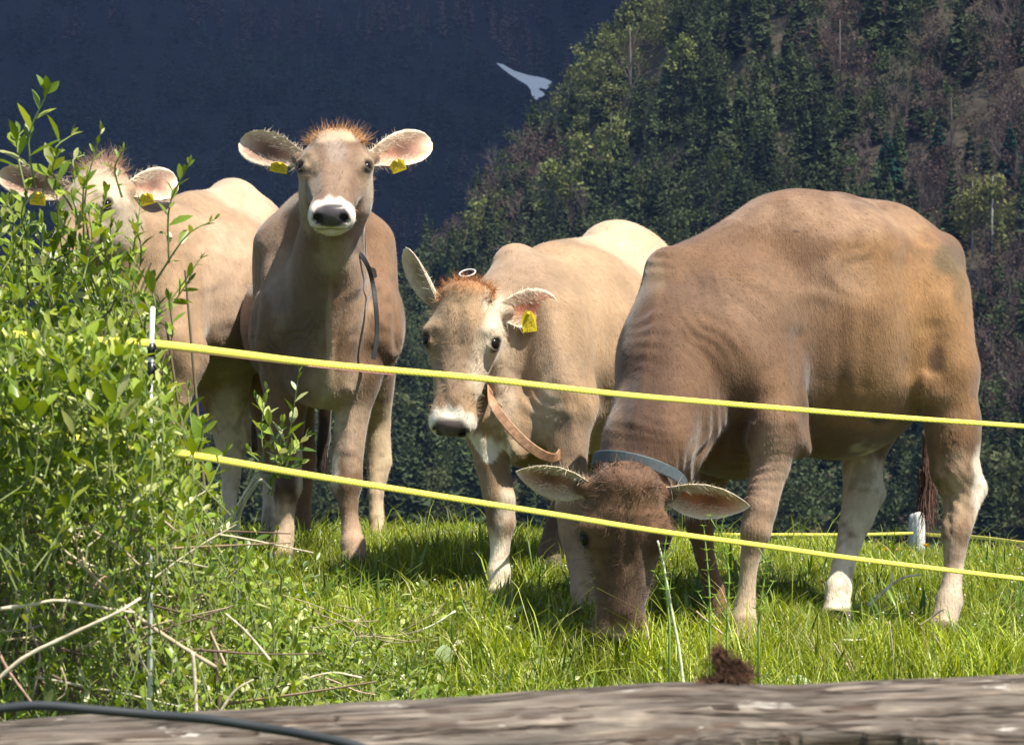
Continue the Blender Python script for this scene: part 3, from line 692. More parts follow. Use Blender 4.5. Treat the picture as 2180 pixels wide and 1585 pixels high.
    k.lines = [(1122, 650, 1108, 830, 20, .014), (1262, 560, 1275, 840, 28, .016), (1150, 570, 1200, 800, 28, -.012), (1310, 520, 1330, 600, 40, .012), (1000, 770, 1004, 850, 10, .006), (930, 780, 945, 850, 9, .005), (975, 650, 975, 730, 12, .006), (1215, 880, 1225, 960, 14, -.008), (1060, 860, 1100, 980, 10, -.012), (1200, 600, 1210, 800, 14, .004), (1235, 600, 1245, 800, 14, .004)]
    k.finish(fur=60000, flow=(.4, .4, -.8), tuft=(420, .5, .035), tuftc=(.46, .21, .08), pad=(.10, .075, .07))
    pts = spline([T(.06, .2, -.24), P(1050, 858, 8.28), P(1082, 905, 8.24), P(1125, 948, 8.22), P(1165, 972, 8.24), P(1190, 968, 8.3), P(1215, 920, 8.40), P(1245, 820, 8.6)], 50)
    band(k.root, 'collar', pts, np.tile(V(.3, -1, -.25), (50, 1)), .030, .005, M_LEATHER, (.36, .20, .115))
    mb = MB(); th = np.linspace(0, 2*np.pi, 25); c = P(995, 581, 8.42)
    mb.tube([c+V(.024*math.cos(a), .02*math.sin(a), .011*math.sin(a)+.004*math.cos(a)) for a in th], .0026, (.60, .56, .53), 8, False); mb.build('collar_cord', M_WEB, k.root)
    ear_tag(k.root, P(1126, 684, 8.27), V(1, .1, .12), V(-.1, -.1, 1), .042, .062, 3, (4, 4))
    return k

def cow_front():
    fr = frame((.01, -.83, -.55), (0, -.55, .83)); Yh = 8.72
    k = Cow('tan cow facing the viewer with head raised and both ears spread', GROUP, (-.6, 9.5, float(ground(-.6, 9.5))), (.175, .102, .058), P(716, 268, Yh), fr, 1.0)
    s = k.sdf; T = k.head(); R = axes((-.05, 1))
    s.ell(P(690, 590, 9.25), R, (.30, .215, .295), .07)
    s.ell(P(688, 690, 9.75), R, (.50, .285, .285), .08)
    s.ell(P(700, 600, 10.3), R, (.26, .24, .27), .08)
    s.cap(P(690, 450, 9.3), .07, P(690, 520, 9.9), .09, .07)
    for g, x in ((-1, 590), (1, 800)):
        s.cap(P(x+g*-8, 520, 9.15), .075, P(x, 720, 9.0), .085, .08)    # shoulder blades
        s.ell(P(x-g*6, 690, 8.98), I3, (.075, .07, .12), .06)
    s.cap(P(690, 470, 9.1), .10, P(694, 700, 8.98), .135, .08)
    s.cap(P(694, 640, 8.95), .140, T(0, .15, -.17), .085, .08)          # neck
    s.cap(P(692, 480, 9.08), .10, T(0, .06, -.11), .085, .06)
    s.cap(P(708, 600, 8.80), .05, P(700, 800, 8.90), .07, .10)        # dewlap edge
    s.cap(T(0, .22, -.19), .035, P(714, 560, 8.72), .026, .07)
    s.ell(P(690, 800, 8.95), I3, (.12, .11, .10), .07)
    k.leg([(610, 800, 9.02, 62), (612, 900, 9.02, 44), (608, 980, 9.02, 36), (610, 1040, 9.0, 36), (607, 1090, 9.0, 26), (605, 1130, 9.0, 23), (602, 1155, 8.99, 27), (600, 1190, 8.97, 31)])
    k.leg([(758, 790, 8.98, 62), (752, 880, 8.97, 46), (742, 960, 8.96, 38), (739, 1030, 8.94, 39), (742, 1080, 8.93, 27), (748, 1130, 8.92, 24), (752, 1160, 8.90, 30), (757, 1192, 8.88, 33)])
    k.leg([(795, 800, 10.1, 52), (808, 900, 10.15, 34), (806, 980, 10.15, 29), (800, 1050, 10.1, 22), (802, 1100, 10.08, 20), (803, 1140, 10.05, 24)])
    k.leg([(630, 800, 10.1, 52), (645, 900, 10.15, 34), (652, 980, 10.15, 26), (648, 1050, 10.1, 20), (645, 1100, 10.08, 20), (645, 1145, 10.05, 24)])
    s.chain([(700, 560, 10.55, 18), (695, 760, 10.62, 14), (690, 930, 10.6, 14), (684, 990, 10.6, 12)], .02)
    co = (.58, .46, .34)
    k.add_ear(-1, P(510, 302, 8.88), V(.05, -1, .05), .056, (.85, .42), coat=co, inner=(.36, .17, .11), bl=(.090, .075, -.085))
    k.add_ear(1, P(918, 300, 8.88), V(-.05, -1, .05), .056, (.85, .42), coat=co, inner=(.36, .17, .11), bl=(.090, .075, -.085))
    pale = (.66, .54, .40)
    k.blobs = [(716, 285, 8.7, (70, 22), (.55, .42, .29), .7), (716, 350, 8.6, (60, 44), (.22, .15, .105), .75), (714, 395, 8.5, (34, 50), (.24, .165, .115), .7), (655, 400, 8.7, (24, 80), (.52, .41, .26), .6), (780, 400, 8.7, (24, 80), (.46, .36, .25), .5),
               (714, 545, 8.7, (40, 50), (.42, .36, .22), .6), (655, 690, 8.8, (60, 130), (.19, .135, .09), .75), (704, 740, 8.85, (10, 120), (.46, .34, .22), .6), (620, 740, 8.9, (60, 90), (.085, .055, .035), .6), (820, 740, 9.3, (60, 110), (.27, .15, .06), .6), (500, 700, 9.4, (30, 110), (.19, .10, .05), .5), (760, 620, 8.95, (30, 100), (.34, .21, .125), .55), (590, 520, 9.1, (36, 80), (.26, .165, .105), .5), (560, 500, 9.1, (20, 60), (.15, .10, .065), .5), (690, 830, 8.85, (40, 90), (.30, .24, .14), .6),  # grass reflection on throat, chest shadow at left, lit right side painted in
               (560, 540, 9.0, (34, 110), (.26, .17, .11), .5), (600, 620, 9.0, (30, 100), (.44, .34, .27), .4), (760, 640, 8.9, (40, 90), (.42, .29, .20), .4),
               (606, 1030, 8.95, (26, 44), (.05, .03, .02), .9), (640, 1010, 8.98, (12, 60), (.72, .62, .48), .9), (612, 1130, 8.95, (34, 60), (.60, .45, .32), .85), (748, 1140, 8.9, (34, 50), (.42, .29, .20), .8), (752, 880, 8.95, (40, 110), (.42, .31, .21), .7),  # sunlit right edge of the left foreleg painted pale
               (742, 1050, 8.9, (26, 36), (.20, .13, .08), .8), (712, 1000, 8.9, (14, 40), (.70, .60, .48), .8), (745, 900, 8.9, (40, 100), (.50, .37, .27), .5),
               (700, 880, 8.95, (30, 60), (.42, .37, .24), .5), (806, 1000, 10.1, (40, 160), (.62, .48, .32), .8), (686, 940, 10.6, (26, 80), (.04, .03, .025), .95)]
    k.lines = [(630, 480, 590, 620, 24, .012), (590, 620, 625, 780, 24, .012), (785, 510, 806, 640, 20, .011), (806, 640, 775, 770, 20, .012), (705, 640, 700, 840, 16, -.012), (588, 640, 600, 750, 34, -.014),
               (545, 540, 530, 720, 15, .016), (846, 600, 848, 740, 13, .014), (668, 375, 682, 440, 9, .006), (764, 375, 752, 440, 9, .006), (716, 320, 716, 400, 14, .004), (650, 325, 672, 345, 6, -.004), (782, 325, 760, 345, 6, -.004), (745, 830, 742, 960, 10, -.006)]
    k.blobs += [(664, 405, 8.6, (15, 60), (.10, .065, .04), .8), (766, 400, 8.6, (12, 55), (.17, .11, .07), .6), (650, 362, 8.7, (13, 9), (.03, .02, .015), .8), (781, 362, 8.7, (13, 9), (.03, .02, .015), .8), (640, 650, 8.9, (50, 110), (.10, .065, .04), .55), (650, 330, 8.7, (22, 26), (.24, .17, .115), .5), (782, 330, 8.7, (22, 26), (.26, .18, .12), .45), (716, 318, 8.6, (24, 30), (.30, .25, .22), .5)]  # shade of the eye-to-muzzle hollows and left chest painted dark
    k.folds = [(565, 600, 110, 50, 100, 90, .003), (700, 700, 60, 160, 92, 80, .003), (800, 650, 110, 50, 80, 90, .003)]
    k.shag = .12
    k.finish(fur=60000, flow=(0, .5, -.8), tuft=(700, .55, .040), tuftc=(.50, .27, .12), pad=(.075, .068, .075))
    r = np.random.default_rng(5); K = 200; t0 = P(686, 950, 10.6)
    v_, q_, c_ = strands(t0+r.normal(0, .012, (K, 3)), V(0, 0, -1)+r.normal(0, .08, (K, 3)), r.uniform(.06, .14, K), .003, np.tile(np.array((.03, .022, .02)), (K, 1)), .1, 3, 8)
    mesh_obj('tail_switch', v_, q_, M_FUR, k.root, c_)
    pts = spline([T(.03, .2, -.25), P(738, 548, 8.80), P(760, 537, 8.76), P(780, 560, 8.78), P(793, 600, 8.84), P(800, 650, 8.83), P(803, 700, 8.84), P(800, 735, 8.84), P(795, 765, 8.84)], 50)
    band(k.root, 'collar', pts, np.tile(V(.5, -1, 0), (50, 1)), .016, .004, M_WEB, (.045, .05, .055))
    ear_tag(k.root, P(594, 357, 8.72), V(1, .05, -.18), V(.1, -.4, 1), .054, .034, 1, (4, 3))
    ear_tag(k.root, P(847, 353, 8.72), V(1, .05, .38), V(-.25, -.3, 1), .046, .040, 2, (3, 3))
    return k

def cow_left():
    fr = frame((-.34, -.58, -.74), (-.40, -.65, .62)); Yh = 9.38
    k = Cow('light tan cow half hidden behind the leafy shrub at the left', GROUP, (-1.1, 9.9, float(ground(-1.1, 9.9))), (.35, .235, .145), P(208, 338, Yh), fr, 1.02)
    s = k.sdf; T = k.head(); R = axes((.28, .96))
    s.ell(P(350, 620, 9.65), R, (.28, .20, .31), .07)
    s.ell(P(445, 625, 10.0), R, (.45, .26, .335), .08)
    s.ell(P(500, 560, 10.35), R, (.25, .23, .28), .08)
    s.cap(P(390, 455, 9.8), .06, P(490, 425, 10.3), .06, .07)
    s.ell(P(495, 415, 10.35), I3, (.07, .06, .05), .05)
    s.cap(P(330, 560, 9.55), .13, P(370, 740, 9.42), .11, .07)
    s.cap(P(310, 560, 9.6), .12, T(0, .10, -.15), .10, .07)
    s.cap(P(300, 640, 9.55), .11, T(0, .16, -.19), .07, .07)
    k.leg([(390, 760, 9.42, 58), (372, 850, 9.4, 40), (352, 930, 9.38, 32), (345, 1000, 9.36, 24), (340, 1080, 9.34, 24), (338, 1140, 9.33, 28)])
    k.leg([(300, 760, 9.75, 52), (285, 850, 9.75, 36), (275, 930, 9.75, 30), (270, 1000, 9.75, 23), (268, 1140, 9.75, 27)])
    k.leg([(475, 820, 10.0, 62), (482, 900, 10.0, 42), (492, 955, 10.0, 34), (492, 1020, 10.0, 25), (484, 1090, 9.98, 22), (480, 1145, 9.95, 28)])
    k.leg([(560, 820, 10.3, 52), (572, 920, 10.3, 32), (578, 980, 10.3, 28), (576, 1050, 10.25, 20), (573, 1140, 10.2, 25)])
    s.cap(P(515, 860, 10.05), .02, P(522, 950, 10.05), .022, .03)
    s.chain([(545, 440, 10.7, 18), (560, 560, 10.75, 14), (555, 800, 10.75, 12), (540, 950, 10.7, 14)], .02)
    co = (.66, .54, .42)
    k.add_ear(-1, P(-6, 372, 9.46), V(.0, -1, -.05), .054, (.8, .35), coat=co, bl=(.090, .07, -.085), inner=(.36, .18, .12))
    k.add_ear(1, P(378, 385, 9.58), V(-.25, -1, -.1), .056, (.8, .4), coat=co, bl=(.090, .07, -.085), inner=(.45, .24, .17))
    pale = (.80, .72, .60)
    k.blobs = [(215, 400, 9.2, (60, 50), (.60, .48, .36), .6), (340, 660, 9.3, (46, 40), (.24, .16, .11), .75), (320, 760, 9.3, (30, 60), (.30, .21, .15), .4), (250, 480, 9.3, (50, 60), (.68, .60, .46), .6),
               (490, 420, 10.2, (140, 70), (.56, .44, .31), .6), (480, 800, 9.9, (90, 60), (.42, .34, .20), .6), (485, 940, 9.9, (45, 120), (.78, .68, .53), .9), (484, 1090, 9.9, (40, 80), pale, .95), (573, 1090, 10.2, (30, 80), pale, .8), (455, 600, 9.8, (110, 120), (.58, .43, .31), .5), (540, 930, 10.7, (24, 80), (.04, .03, .02), .9)]  # pale rump top: light hair with sunlight painted over it
    k.folds = [(470, 620, 130, 130, 75, 160, .002)]
    k.lines = [(300, 570, 330, 720, 22, .014), (432, 520, 425, 760, 26, .016), (350, 490, 382, 700, 28, -.012), (500, 520, 520, 640, 30, .012), (455, 560, 450, 760, 13, .004), (480, 560, 476, 760, 13, .004)]
    k.finish(fur=42000, flow=(.4, .4, -.8), tuft=(420, .5, .060), tuftc=(.44, .28, .19))
    ear_tag(k.root, P(80, 423, 9.35), V(1, 0, -.1), V(0, -.3, 1), .052, .045, 4, (3, 3))
    ear_tag(k.root, P(312, 424, 9.35), V(1, 0, .3), V(-.3, -.3, 1), .045, .040, 5, (3, 3))
    return k
cow_right(); cow_middle(); cf = cow_front(); cow_left()
# a fifth cow almost wholly outside the frame at the left: a copy of the facing one
far = cf.root.copy(); C.objects.link(far); far.location = (cf.root.location.x-1.57, 10.3, float(ground(-2.0, 10.3)))
far['label'] = 'brown cow of which only a sliver of flank shows at the left edge'
for ch in list(cf.root.children):
    c = ch.copy(); C.objects.link(c); c.parent = far
    for g in ch.children:
        d = g.copy(); C.objects.link(d); d.parent = c
# ------------------------------------------------------------------ land: one ground sheet, the wooded slopes
def grid_faces(n, m):
    i, j = np.meshgrid(np.arange(n-1), np.arange(m-1), indexing='ij'); a = (i*m+j).ravel()
    return np.stack([a, a+m, a+m+1, a+1], 1)
def build_ground():
    ys = np.concatenate([np.linspace(-40, 2, 12)[:-1], np.linspace(2, 16, 180)[:-1], np.geomspace(16, 9000, 70)])
    xs = np.concatenate([-np.geomspace(9000, 4.5, 40), np.linspace(-4.4, 4.4, 120), np.geomspace(4.5, 9000, 40)])
    X, Y = np.meshgrid(xs, ys, indexing='ij'); Z = ground(X, Y)
    p = np.stack([X, Y, Z], -1).reshape(-1, 3); p[:, 2] += (vnoise(p, 3)-.5)*.03*np.clip((14-p[:, 1])/3, 0, 1)
    m, t, b = new_mat('meadow_soil', .95, .1)
    n = noise(t, 6, 6, .6); n2 = noise(t, 60, 4, .7)
    r = ramp(t, n.outputs[0], [(.3, (.035, .050, .010)), (.6, (.065, .095, .018)), (.8, (.11, .10, .04))])
    r2 = ramp(t, n2.outputs[0], [(.3, (.5, .5, .45)), (.7, (1.3, 1.25, 1.1))])
    t.links.new(mixc(t, r.outputs[0], r2.outputs[0], 1., 'MULTIPLY'), b.inputs['Base Color']); bump(t, b, n2.outputs[0], .8, .02)
    tag(mesh_obj('meadow', p, grid_faces(len(xs), len(ys)), m), kind='structure')
build_ground()

# ridge line of each slope as (photo column, photo row) at its own distance; the slope is a heightfield leaning towards the viewer
NX, NT = 150, 60
def slope(name, cols, rows, y0, y1, bot, mat, seed, bulge=0.0, amp=3.0):
    px = np.linspace(cols[0], cols[-1], NX); rr = np.interp(px, cols, rows)
    t = np.linspace(0, 1, NT)
    X = np.zeros((NX, NT+8, 3))
    for j in range(NT+8):
        if j < NT:
            y = y0+(y1-y0)*t[j]; row = bot+(rr-bot)*(t[j]**(1-bulge)); q = np.stack([(px-CX)/F0*y, np.full(NX, y), (CY-row)/F0*y], 1)
        else:
            y = y1+(j-NT+1)*(y1-y0)*.12; q = X[:, NT-1].copy(); q[:, 0] *= y/y1; q[:, 1] = y; q[:, 2] -= (j-NT+1)*(y1-y0)*.05
        X[:, j] = q
    nz = (vnoise(X+seed*17, .012)-.5)*amp*4+(vnoise(X+seed*31, .05)-.5)*amp
    X[..., 2] += nz*np.clip(np.arange(NT+8)/6, 0, 1)
    X[:, 0, 2] -= 30
    o = mesh_obj(name, X.reshape(-1, 3), grid_faces(NX, NT+8), mat); tag(o, kind='structure')
    return px, X
def forest_floor(name, c1, c2):
    m, t, b = new_mat(name, .95, .05); n = noise(t, .03, 6, .6); r = ramp(t, n.outputs[0], [(.35, c1), (.65, c2)])
    n2 = noise(t, .6, 3, .6); r2 = ramp(t, n2.outputs[0], [(.3, (.5,)*3), (.7, (1.3,)*3)])
    t.links.new(mixc(t, r.outputs[0], r2.outputs[0], 1., 'MULTIPLY'), b.inputs['Base Color']); return m
pxR, SR = slope('wooded_slope', [100, 500, 700, 800, 850, 960, 1050, 1180, 1290, 1390, 1600, 2200, 3400], [1160, 960, 800, 690, 620, 520, 420, 290, 160, 20, -260, -700, -1500], 330, 640, 1190, forest_floor('slope_soil', (.085, .075, .05), (.15, .125, .09)), 1, .0)
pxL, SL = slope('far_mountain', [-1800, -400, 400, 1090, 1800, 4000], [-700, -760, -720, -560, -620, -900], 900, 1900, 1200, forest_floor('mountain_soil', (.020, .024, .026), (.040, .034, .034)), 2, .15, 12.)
def slope_at(S, px, fx, t):
    """point on a slope: fx in photo columns, t in 0..1 bottom to ridge"""
    i = np.clip(np.interp(fx, px, np.arange(len(px))), 0, NX-1.001); j = np.clip(t*(NT-1), 0, NT-1.001)
    i0 = i.astype(int); j0 = j.astype(int); a = (i-i0)[:, None]; b = (j-j0)[:, None]
    return (S[i0, j0]*(1-a)+S[i0+1, j0]*a)*(1-b)+(S[i0, j0+1]*(1-a)+S[i0+1, j0+1]*a)*b

def conifer_geo(r, n=260, droop=.35, wid=.5):
    """unit conifer: height 1, half width wid; boughs as ragged sprays in tiers"""
    V_, F_ = [], []; k = 0
    zs = []
    tiers = 13
    for i in range(n):
        tt = (i+r.random())/n; z = .08+.92*tt**.9; z = round(z*tiers)/tiers*.55+z*.45
        R = (1-z)**.85*r.uniform(.55, 1.08); a = r.random()*2*np.pi
        d = np.array((math.cos(a), math.sin(a), 0)); s_ = np.array((-d[1], d[0], 0)); w_ = .10*R+.018
        rad = wid*R; p0 = d*rad*r.uniform(.0, .45)+V(0, 0, z); p1 = d*rad+V(0, 0, z-droop*rad*r.uniform(.6, 1.4))
        mid = (p0+p1)/2+V(0, 0, .02)
        up = V(0, 0, r.uniform(-.03, .03))
        V_ += [p0, mid+s_*w_+up, p1+s_*w_*r.uniform(-.5, .5), mid-s_*w_-up]; F_.append((k, k+1, k+2, k+3)); k += 4
    return np.array(V_), np.array(F_)
def crown_geo(r, n=240, shape='round'):
    """unit broadleaf or larch crown: clumps of small leaves round limbs"""
    V_ = []; k = 0
    nl = 16; L_ = []
    for i in range(nl):
        z = r.uniform(.25, .95); prof = {'round': math.sin(math.pi*min(1, (z-.15)/.85))**.6*.42, 'tall': (1-z)**.7*.36+.03}[shape]
        a = r.random()*6.283; L_.append((math.cos(a)*prof*r.uniform(.3, 1), math.sin(a)*prof*r.uniform(.3, 1), z))
    L_ = np.array(L_)
    for i in range(n):
        c = L_[r.integers(nl)]+r.normal(0, .055, 3); u = r.normal(0, 1, 3); u /= np.linalg.norm(u); v = np.cross(u, r.normal(0, 1, 3)); v /= np.linalg.norm(v)
        s_ = r.uniform(.018, .042); V_ += [c-u*s_, c+v*s_*.6, c+u*s_, c-v*s_*.6]
    return np.array(V_), np.arange(4*n).reshape(-1, 4)
def bare_geo(r, n=150):
    """unit leafless tree: trunk, limbs and fine upward twigs as thin three-sided sticks"""
    segs = []
    def grow(p, d, L, w_, lv):
        q = p+d*L; segs.append((p, q, w_))
        if lv == 0: return
        for _ in range(4 if lv < 3 else 6):
            t = r.uniform(.35, 1.0); dd = d+r.normal(0, .42, 3)+V(0, 0, .25); dd /= np.linalg.norm(dd)
            grow(p+d*L*t, dd, L*r.uniform(.45, .7), w_*.5, lv-1)
    grow(V(0, 0, 0), V(0, 0, 1), .48, .012, 3)
    V_ = []; F_ = []; k = 0
    for p, q, w_ in segs:
        d = (q-p)/np.linalg.norm(q-p); a = np.cross(d, V(.3, .8, .1)); a /= np.linalg.norm(a); b = np.cross(d, a)
        for c, ww in ((p, w_), (q, w_*.5)):
            for th in (0, 2.09, 4.19): V_.append(c+ww*(a*math.cos(th)+b*math.sin(th)))
        for i in range(3): F_.append((k+i, k+(i+1) % 3, k+3+(i+1) % 3, k+3+i))
        k += 6
    return np.array(V_), np.array(F_)
R0 = np.random.default_rng(11)
CON = [conifer_geo(R0, 300, R0.uniform(.25, .5), R0.uniform(.17, .30)) for _ in range(6)]
CON_S = [conifer_geo(R0, 80, .4, .2) for _ in range(4)]
LAR = [crown_geo(R0, 420, 'tall') for _ in range(4)]; RND = [crown_geo(R0, 380, 'round') for _ in range(4)]
BARE = [bare_geo(R0) for _ in range(4)]
def merge(name, items, mat, label, cat, parent=None):
    """items: (geo, pos, height, rot, colour)"""
    vs, fs, cs = [], [], []; off = 0
    for (gv, gf), p, h, a, c in items:
        ca, sa = math.cos(a), math.sin(a); v = np.stack([gv[:, 0]*ca-gv[:, 1]*sa, gv[:, 0]*sa+gv[:, 1]*ca, gv[:, 2]], 1)*h+p
        sh = 1+.16*R0.standard_normal(len(gf)).repeat(4)[:len(gv)] if len(gf)*4 == len(gv) else np.ones(len(gv))
        vs.append(v); fs.append(gf+off); cs.append(np.clip(np.array(c)[None]*sh[:, None], .002, 1)); off += len(gv)
    o = mesh_obj(name, np.concatenate(vs), np.concatenate(fs), mat, parent, np.concatenate(cs), smooth=False)
    if label: tag(o, label, cat, kind='stuff')
    return o
M_NEEDLE = col_mat('needles', .75, .15, .3, .25, transl=.15)
M_TWIG = col_mat('grey_twigs', .9, .1, .2, .3)
def scatter(S, px, N, x0, x1, seed):
    r = np.random.default_rng(seed); fx = r.uniform(x0, x1, N); t = r.random(N); return fx, t, slope_at(S, px, fx, t), r
def build_forest():
    fx, t, p, r = scatter(SR, pxR, 4300, 250, 2900, 4)
    row = CY-p[:, 2]/p[:, 1]*F0; col = CX+p[:, 0]/p[:, 1]*F0
    ridge = np.interp(fx, [100, 500, 700, 800, 850, 960, 1050, 1180, 1290, 1390, 1600, 2200], [1160, 960, 800, 690, 620, 520, 420, 290, 160, 20, -260, -700])
    kind = vnoise(p, .02)*.6+vnoise(p+50, .06)*.4
    bare_zone = np.exp(-((col-2150+.35*(row-300))/230)**2)*(row < 800)+np.exp(-((col-1790)/50)**2)*(row < 260)+np.exp(-((col-1100-.2*(500-row))/130)**2)*np.exp(-((row-430)/130)**2)*.8
    con, dec, bare = [], [], []
    for i in range(len(fx)):
        h = r.uniform(8, 14); near_edge = (row[i]-ridge[i]) < 150 and 1000 < col[i] < 1420
        a = r.random()*6.28; b = r.random()
        if b < bare_zone[i]*.85 or kind[i] > .66:
            bare.append((BARE[r.integers(4)], p[i], h*r.uniform(.8, 1.1), a, np.array((.27, .215, .175))*r.uniform(.6, 1.2)))
            if r.random() < .6: bare.append((BARE[r.integers(4)], p[i]+V(r.normal(0, 2), 1, 0), h*r.uniform(.4, .7), a+1, np.array((.21, .175, .145))*r.uniform(.6, 1.2)))
            if r.random() < .5: dec.append((RND[r.integers(4)], p[i], h*.8, a, np.array((.15, .10, .08))*r.uniform(.7, 1.2)))
        elif near_edge and b < .45:
            dec.append((LAR[r.integers(4)], p[i], h*1.1, a, np.array((.24, .26, .09))*r.uniform(.7, 1.15)))
        elif b < .06: dec.append((LAR[r.integers(4)], p[i], h, a, np.array((.15, .17, .07))*r.uniform(.7, 1.1)))
        else:
            c = np.array((.088, .118, .052))*r.uniform(.45, 1.5); 
            if r.random() < .35: con.append((RND[r.integers(4)], p[i], h*.85, a, c*np.array((1.15, 1.1, 1))))
            else: con.append((CON[r.integers(6)], p[i], h*r.uniform(.6, 1.25), a, c))
    merge('conifer_wood', con, M_NEEDLE, 'dark green conifer wood covering the slope behind the cows', 'forest')
    merge('larch_wood', dec, M_NEEDLE, 'pale yellow-green and russet spring crowns scattered among the dark conifers', 'forest')
    merge('leafless_wood', bare, M_TWIG, 'grey-brown leafless trees filling the gaps of the wooded slope', 'forest')
    fx, t, p, r = scatter(SL, pxL, 11500, -1300, 2600, 5); t = t
    kk = vnoise(p, .008)*.7+vnoise(p, .03)*.3; k2 = vnoise(p+200, .012)
    it = []
    for i in range(len(fx)):
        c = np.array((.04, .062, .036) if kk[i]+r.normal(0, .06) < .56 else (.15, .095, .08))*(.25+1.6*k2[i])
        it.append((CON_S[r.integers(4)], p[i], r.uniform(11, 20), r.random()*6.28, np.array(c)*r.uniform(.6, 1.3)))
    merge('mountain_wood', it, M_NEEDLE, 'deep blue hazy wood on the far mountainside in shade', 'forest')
build_forest()

# single trees that stand out of the slope
def ray_slope(S, px, col, row):
    fx = np.full(200, float(col)); t = np.linspace(0, 1, 200); q = slope_at(S, px, fx, t); rr = CY-q[:, 2]/q[:, 1]*F0
    i = int(np.argmin(np.abs(rr-row))); return q[i]
def tree(name, kind, col, row_base, row_top, label, color, group=None, wid=None, trunkc=(.25, .22, .19), seed=0):
    r = np.random.default_rng(seed+int(col)); p = ray_slope(SR, pxR, col, row_base); p = p-V(0, 2.5, -.3); h = (row_base-row_top)/F0*p[1]
    root = empty(name, tuple(p)); tag(root, label, 'tree', group)
    mb = MB(); mb.tube([p-V(0, 0, .5), p+V(0, 0, h*.45)+V(r.normal(0, .1), 0, 0), p+V(0, 0, h*.92)], [h*.016, h*.010, h*.004], trunkc, 6)
    if kind == 'conifer': g = conifer_geo(r, 620, .3, wid or .30)
    elif kind == 'larch': g = crown_geo(r, 900, 'tall')
    elif kind == 'bare': g = bare_geo(r)
    else: g = crown_geo(r, 900, 'round')
    mb.build('trunk', M_TWIG, root)
    gv, gf = g; gv = gv.copy()
    if wid and kind != 'conifer': gv[:, :2] *= wid
    sh = 1+.18*r.standard_normal(len(gf)).repeat(4)[:len(gv)] if len(gf)*4 == len(gv) else np.ones(len(gv))
    mesh_obj('branches' if kind == 'bare' else 'crown', gv*h+p, gf, M_TWIG if kind == 'bare' else M_NEEDLE, root, np.clip(np.array(color)*sh[:, None], .002, 1), smooth=False)
TEAL = (.028, .085, .062)
tree('conifer', 'conifer', 1885, 415, 285, 'broad blue-green conifer, leftmost of three just above the back of the grazing cow', TEAL, wid=.42)
tree('conifer', 'conifer', 1993, 390, 258, 'blue-green conifer standing between two others, above the rump of the grazing cow', TEAL, wid=.36)
tree('conifer', 'conifer', 2145, 440, 275, 'blue-green conifer at the right edge beside the birches', TEAL, wid=.36)
tree('birch', 'larch', 2065, 545, 375, 'birch with pale yellow-green leaves, left of the two tall ones', (.24, .24, .08), wid=.9, trunkc=(.6, .58, .52))
tree('birch', 'larch', 2108, 580, 358, 'birch with pale yellow-green leaves and white trunk, right of the two tall ones', (.24, .24, .08), wid=.75, trunkc=(.6, .58, .52))
tree('bare_tree', 'bare', 2165, 560, 400, 'pale grey leafless tree with a rounded top at the right edge', (.36, .34, .31), wid=1.)
tree('bare_tree', 'bare', 2018, 520, 445, 'tiny pale leafless tree right above the tail of the grazing cow', (.40, .38, .36), wid=1.2)
tree('bare_tree', 'bare', 1955, 1150, 950, 'grey leafless tree seen between the legs of the grazing cow, behind the far post', (.30, .27, .25))
tree('bare_tree', 'bare', 2020, 330, 205, 'pinkish-grey leafless tree above the blue-green conifers', (.24, .18, .16), wid=1.3)
tree('bare_tree', 'bare', 1785, 190, 40, 'leafless tree with rust twigs high on the slope', (.22, .15, .12), wid=1.2)
tree('larch', 'larch', 1240, 470, 295, 'yellow-green larch at the lower edge of the ridge, taller of the pair', (.24, .27, .09), wid=1.0)
tree('larch', 'larch', 1300, 420, 235, 'narrow yellow-green larch on the ridge line above the taller pair', (.24, .27, .09), wid=.8)
tree('larch', 'larch', 1450, 235, 80, 'yellow-green larch highest on the ridge', (.24, .27, .09), wid=1.1)
tree('larch', 'larch', 1180, 500, 350, 'yellow-green larch lowest on the ridge line', (.24, .27, .09), wid=1.1)
tree('larch', 'larch', 1530, 400, 320, 'small bright larch alone among dark conifers', (.16, .19, .05), wid=1.2)
tree('bare_tree', 'bare', 1340, 240, 40, 'tall rust-brown leafless tree standing on the skyline of the ridge', (.24, .17, .14), wid=1.3)
tree('bare_tree', 'bare', 1210, 300, 190, 'rust-brown leafless tree on the ridge just right of the snow', (.20, .14, .12), wid=1.3)

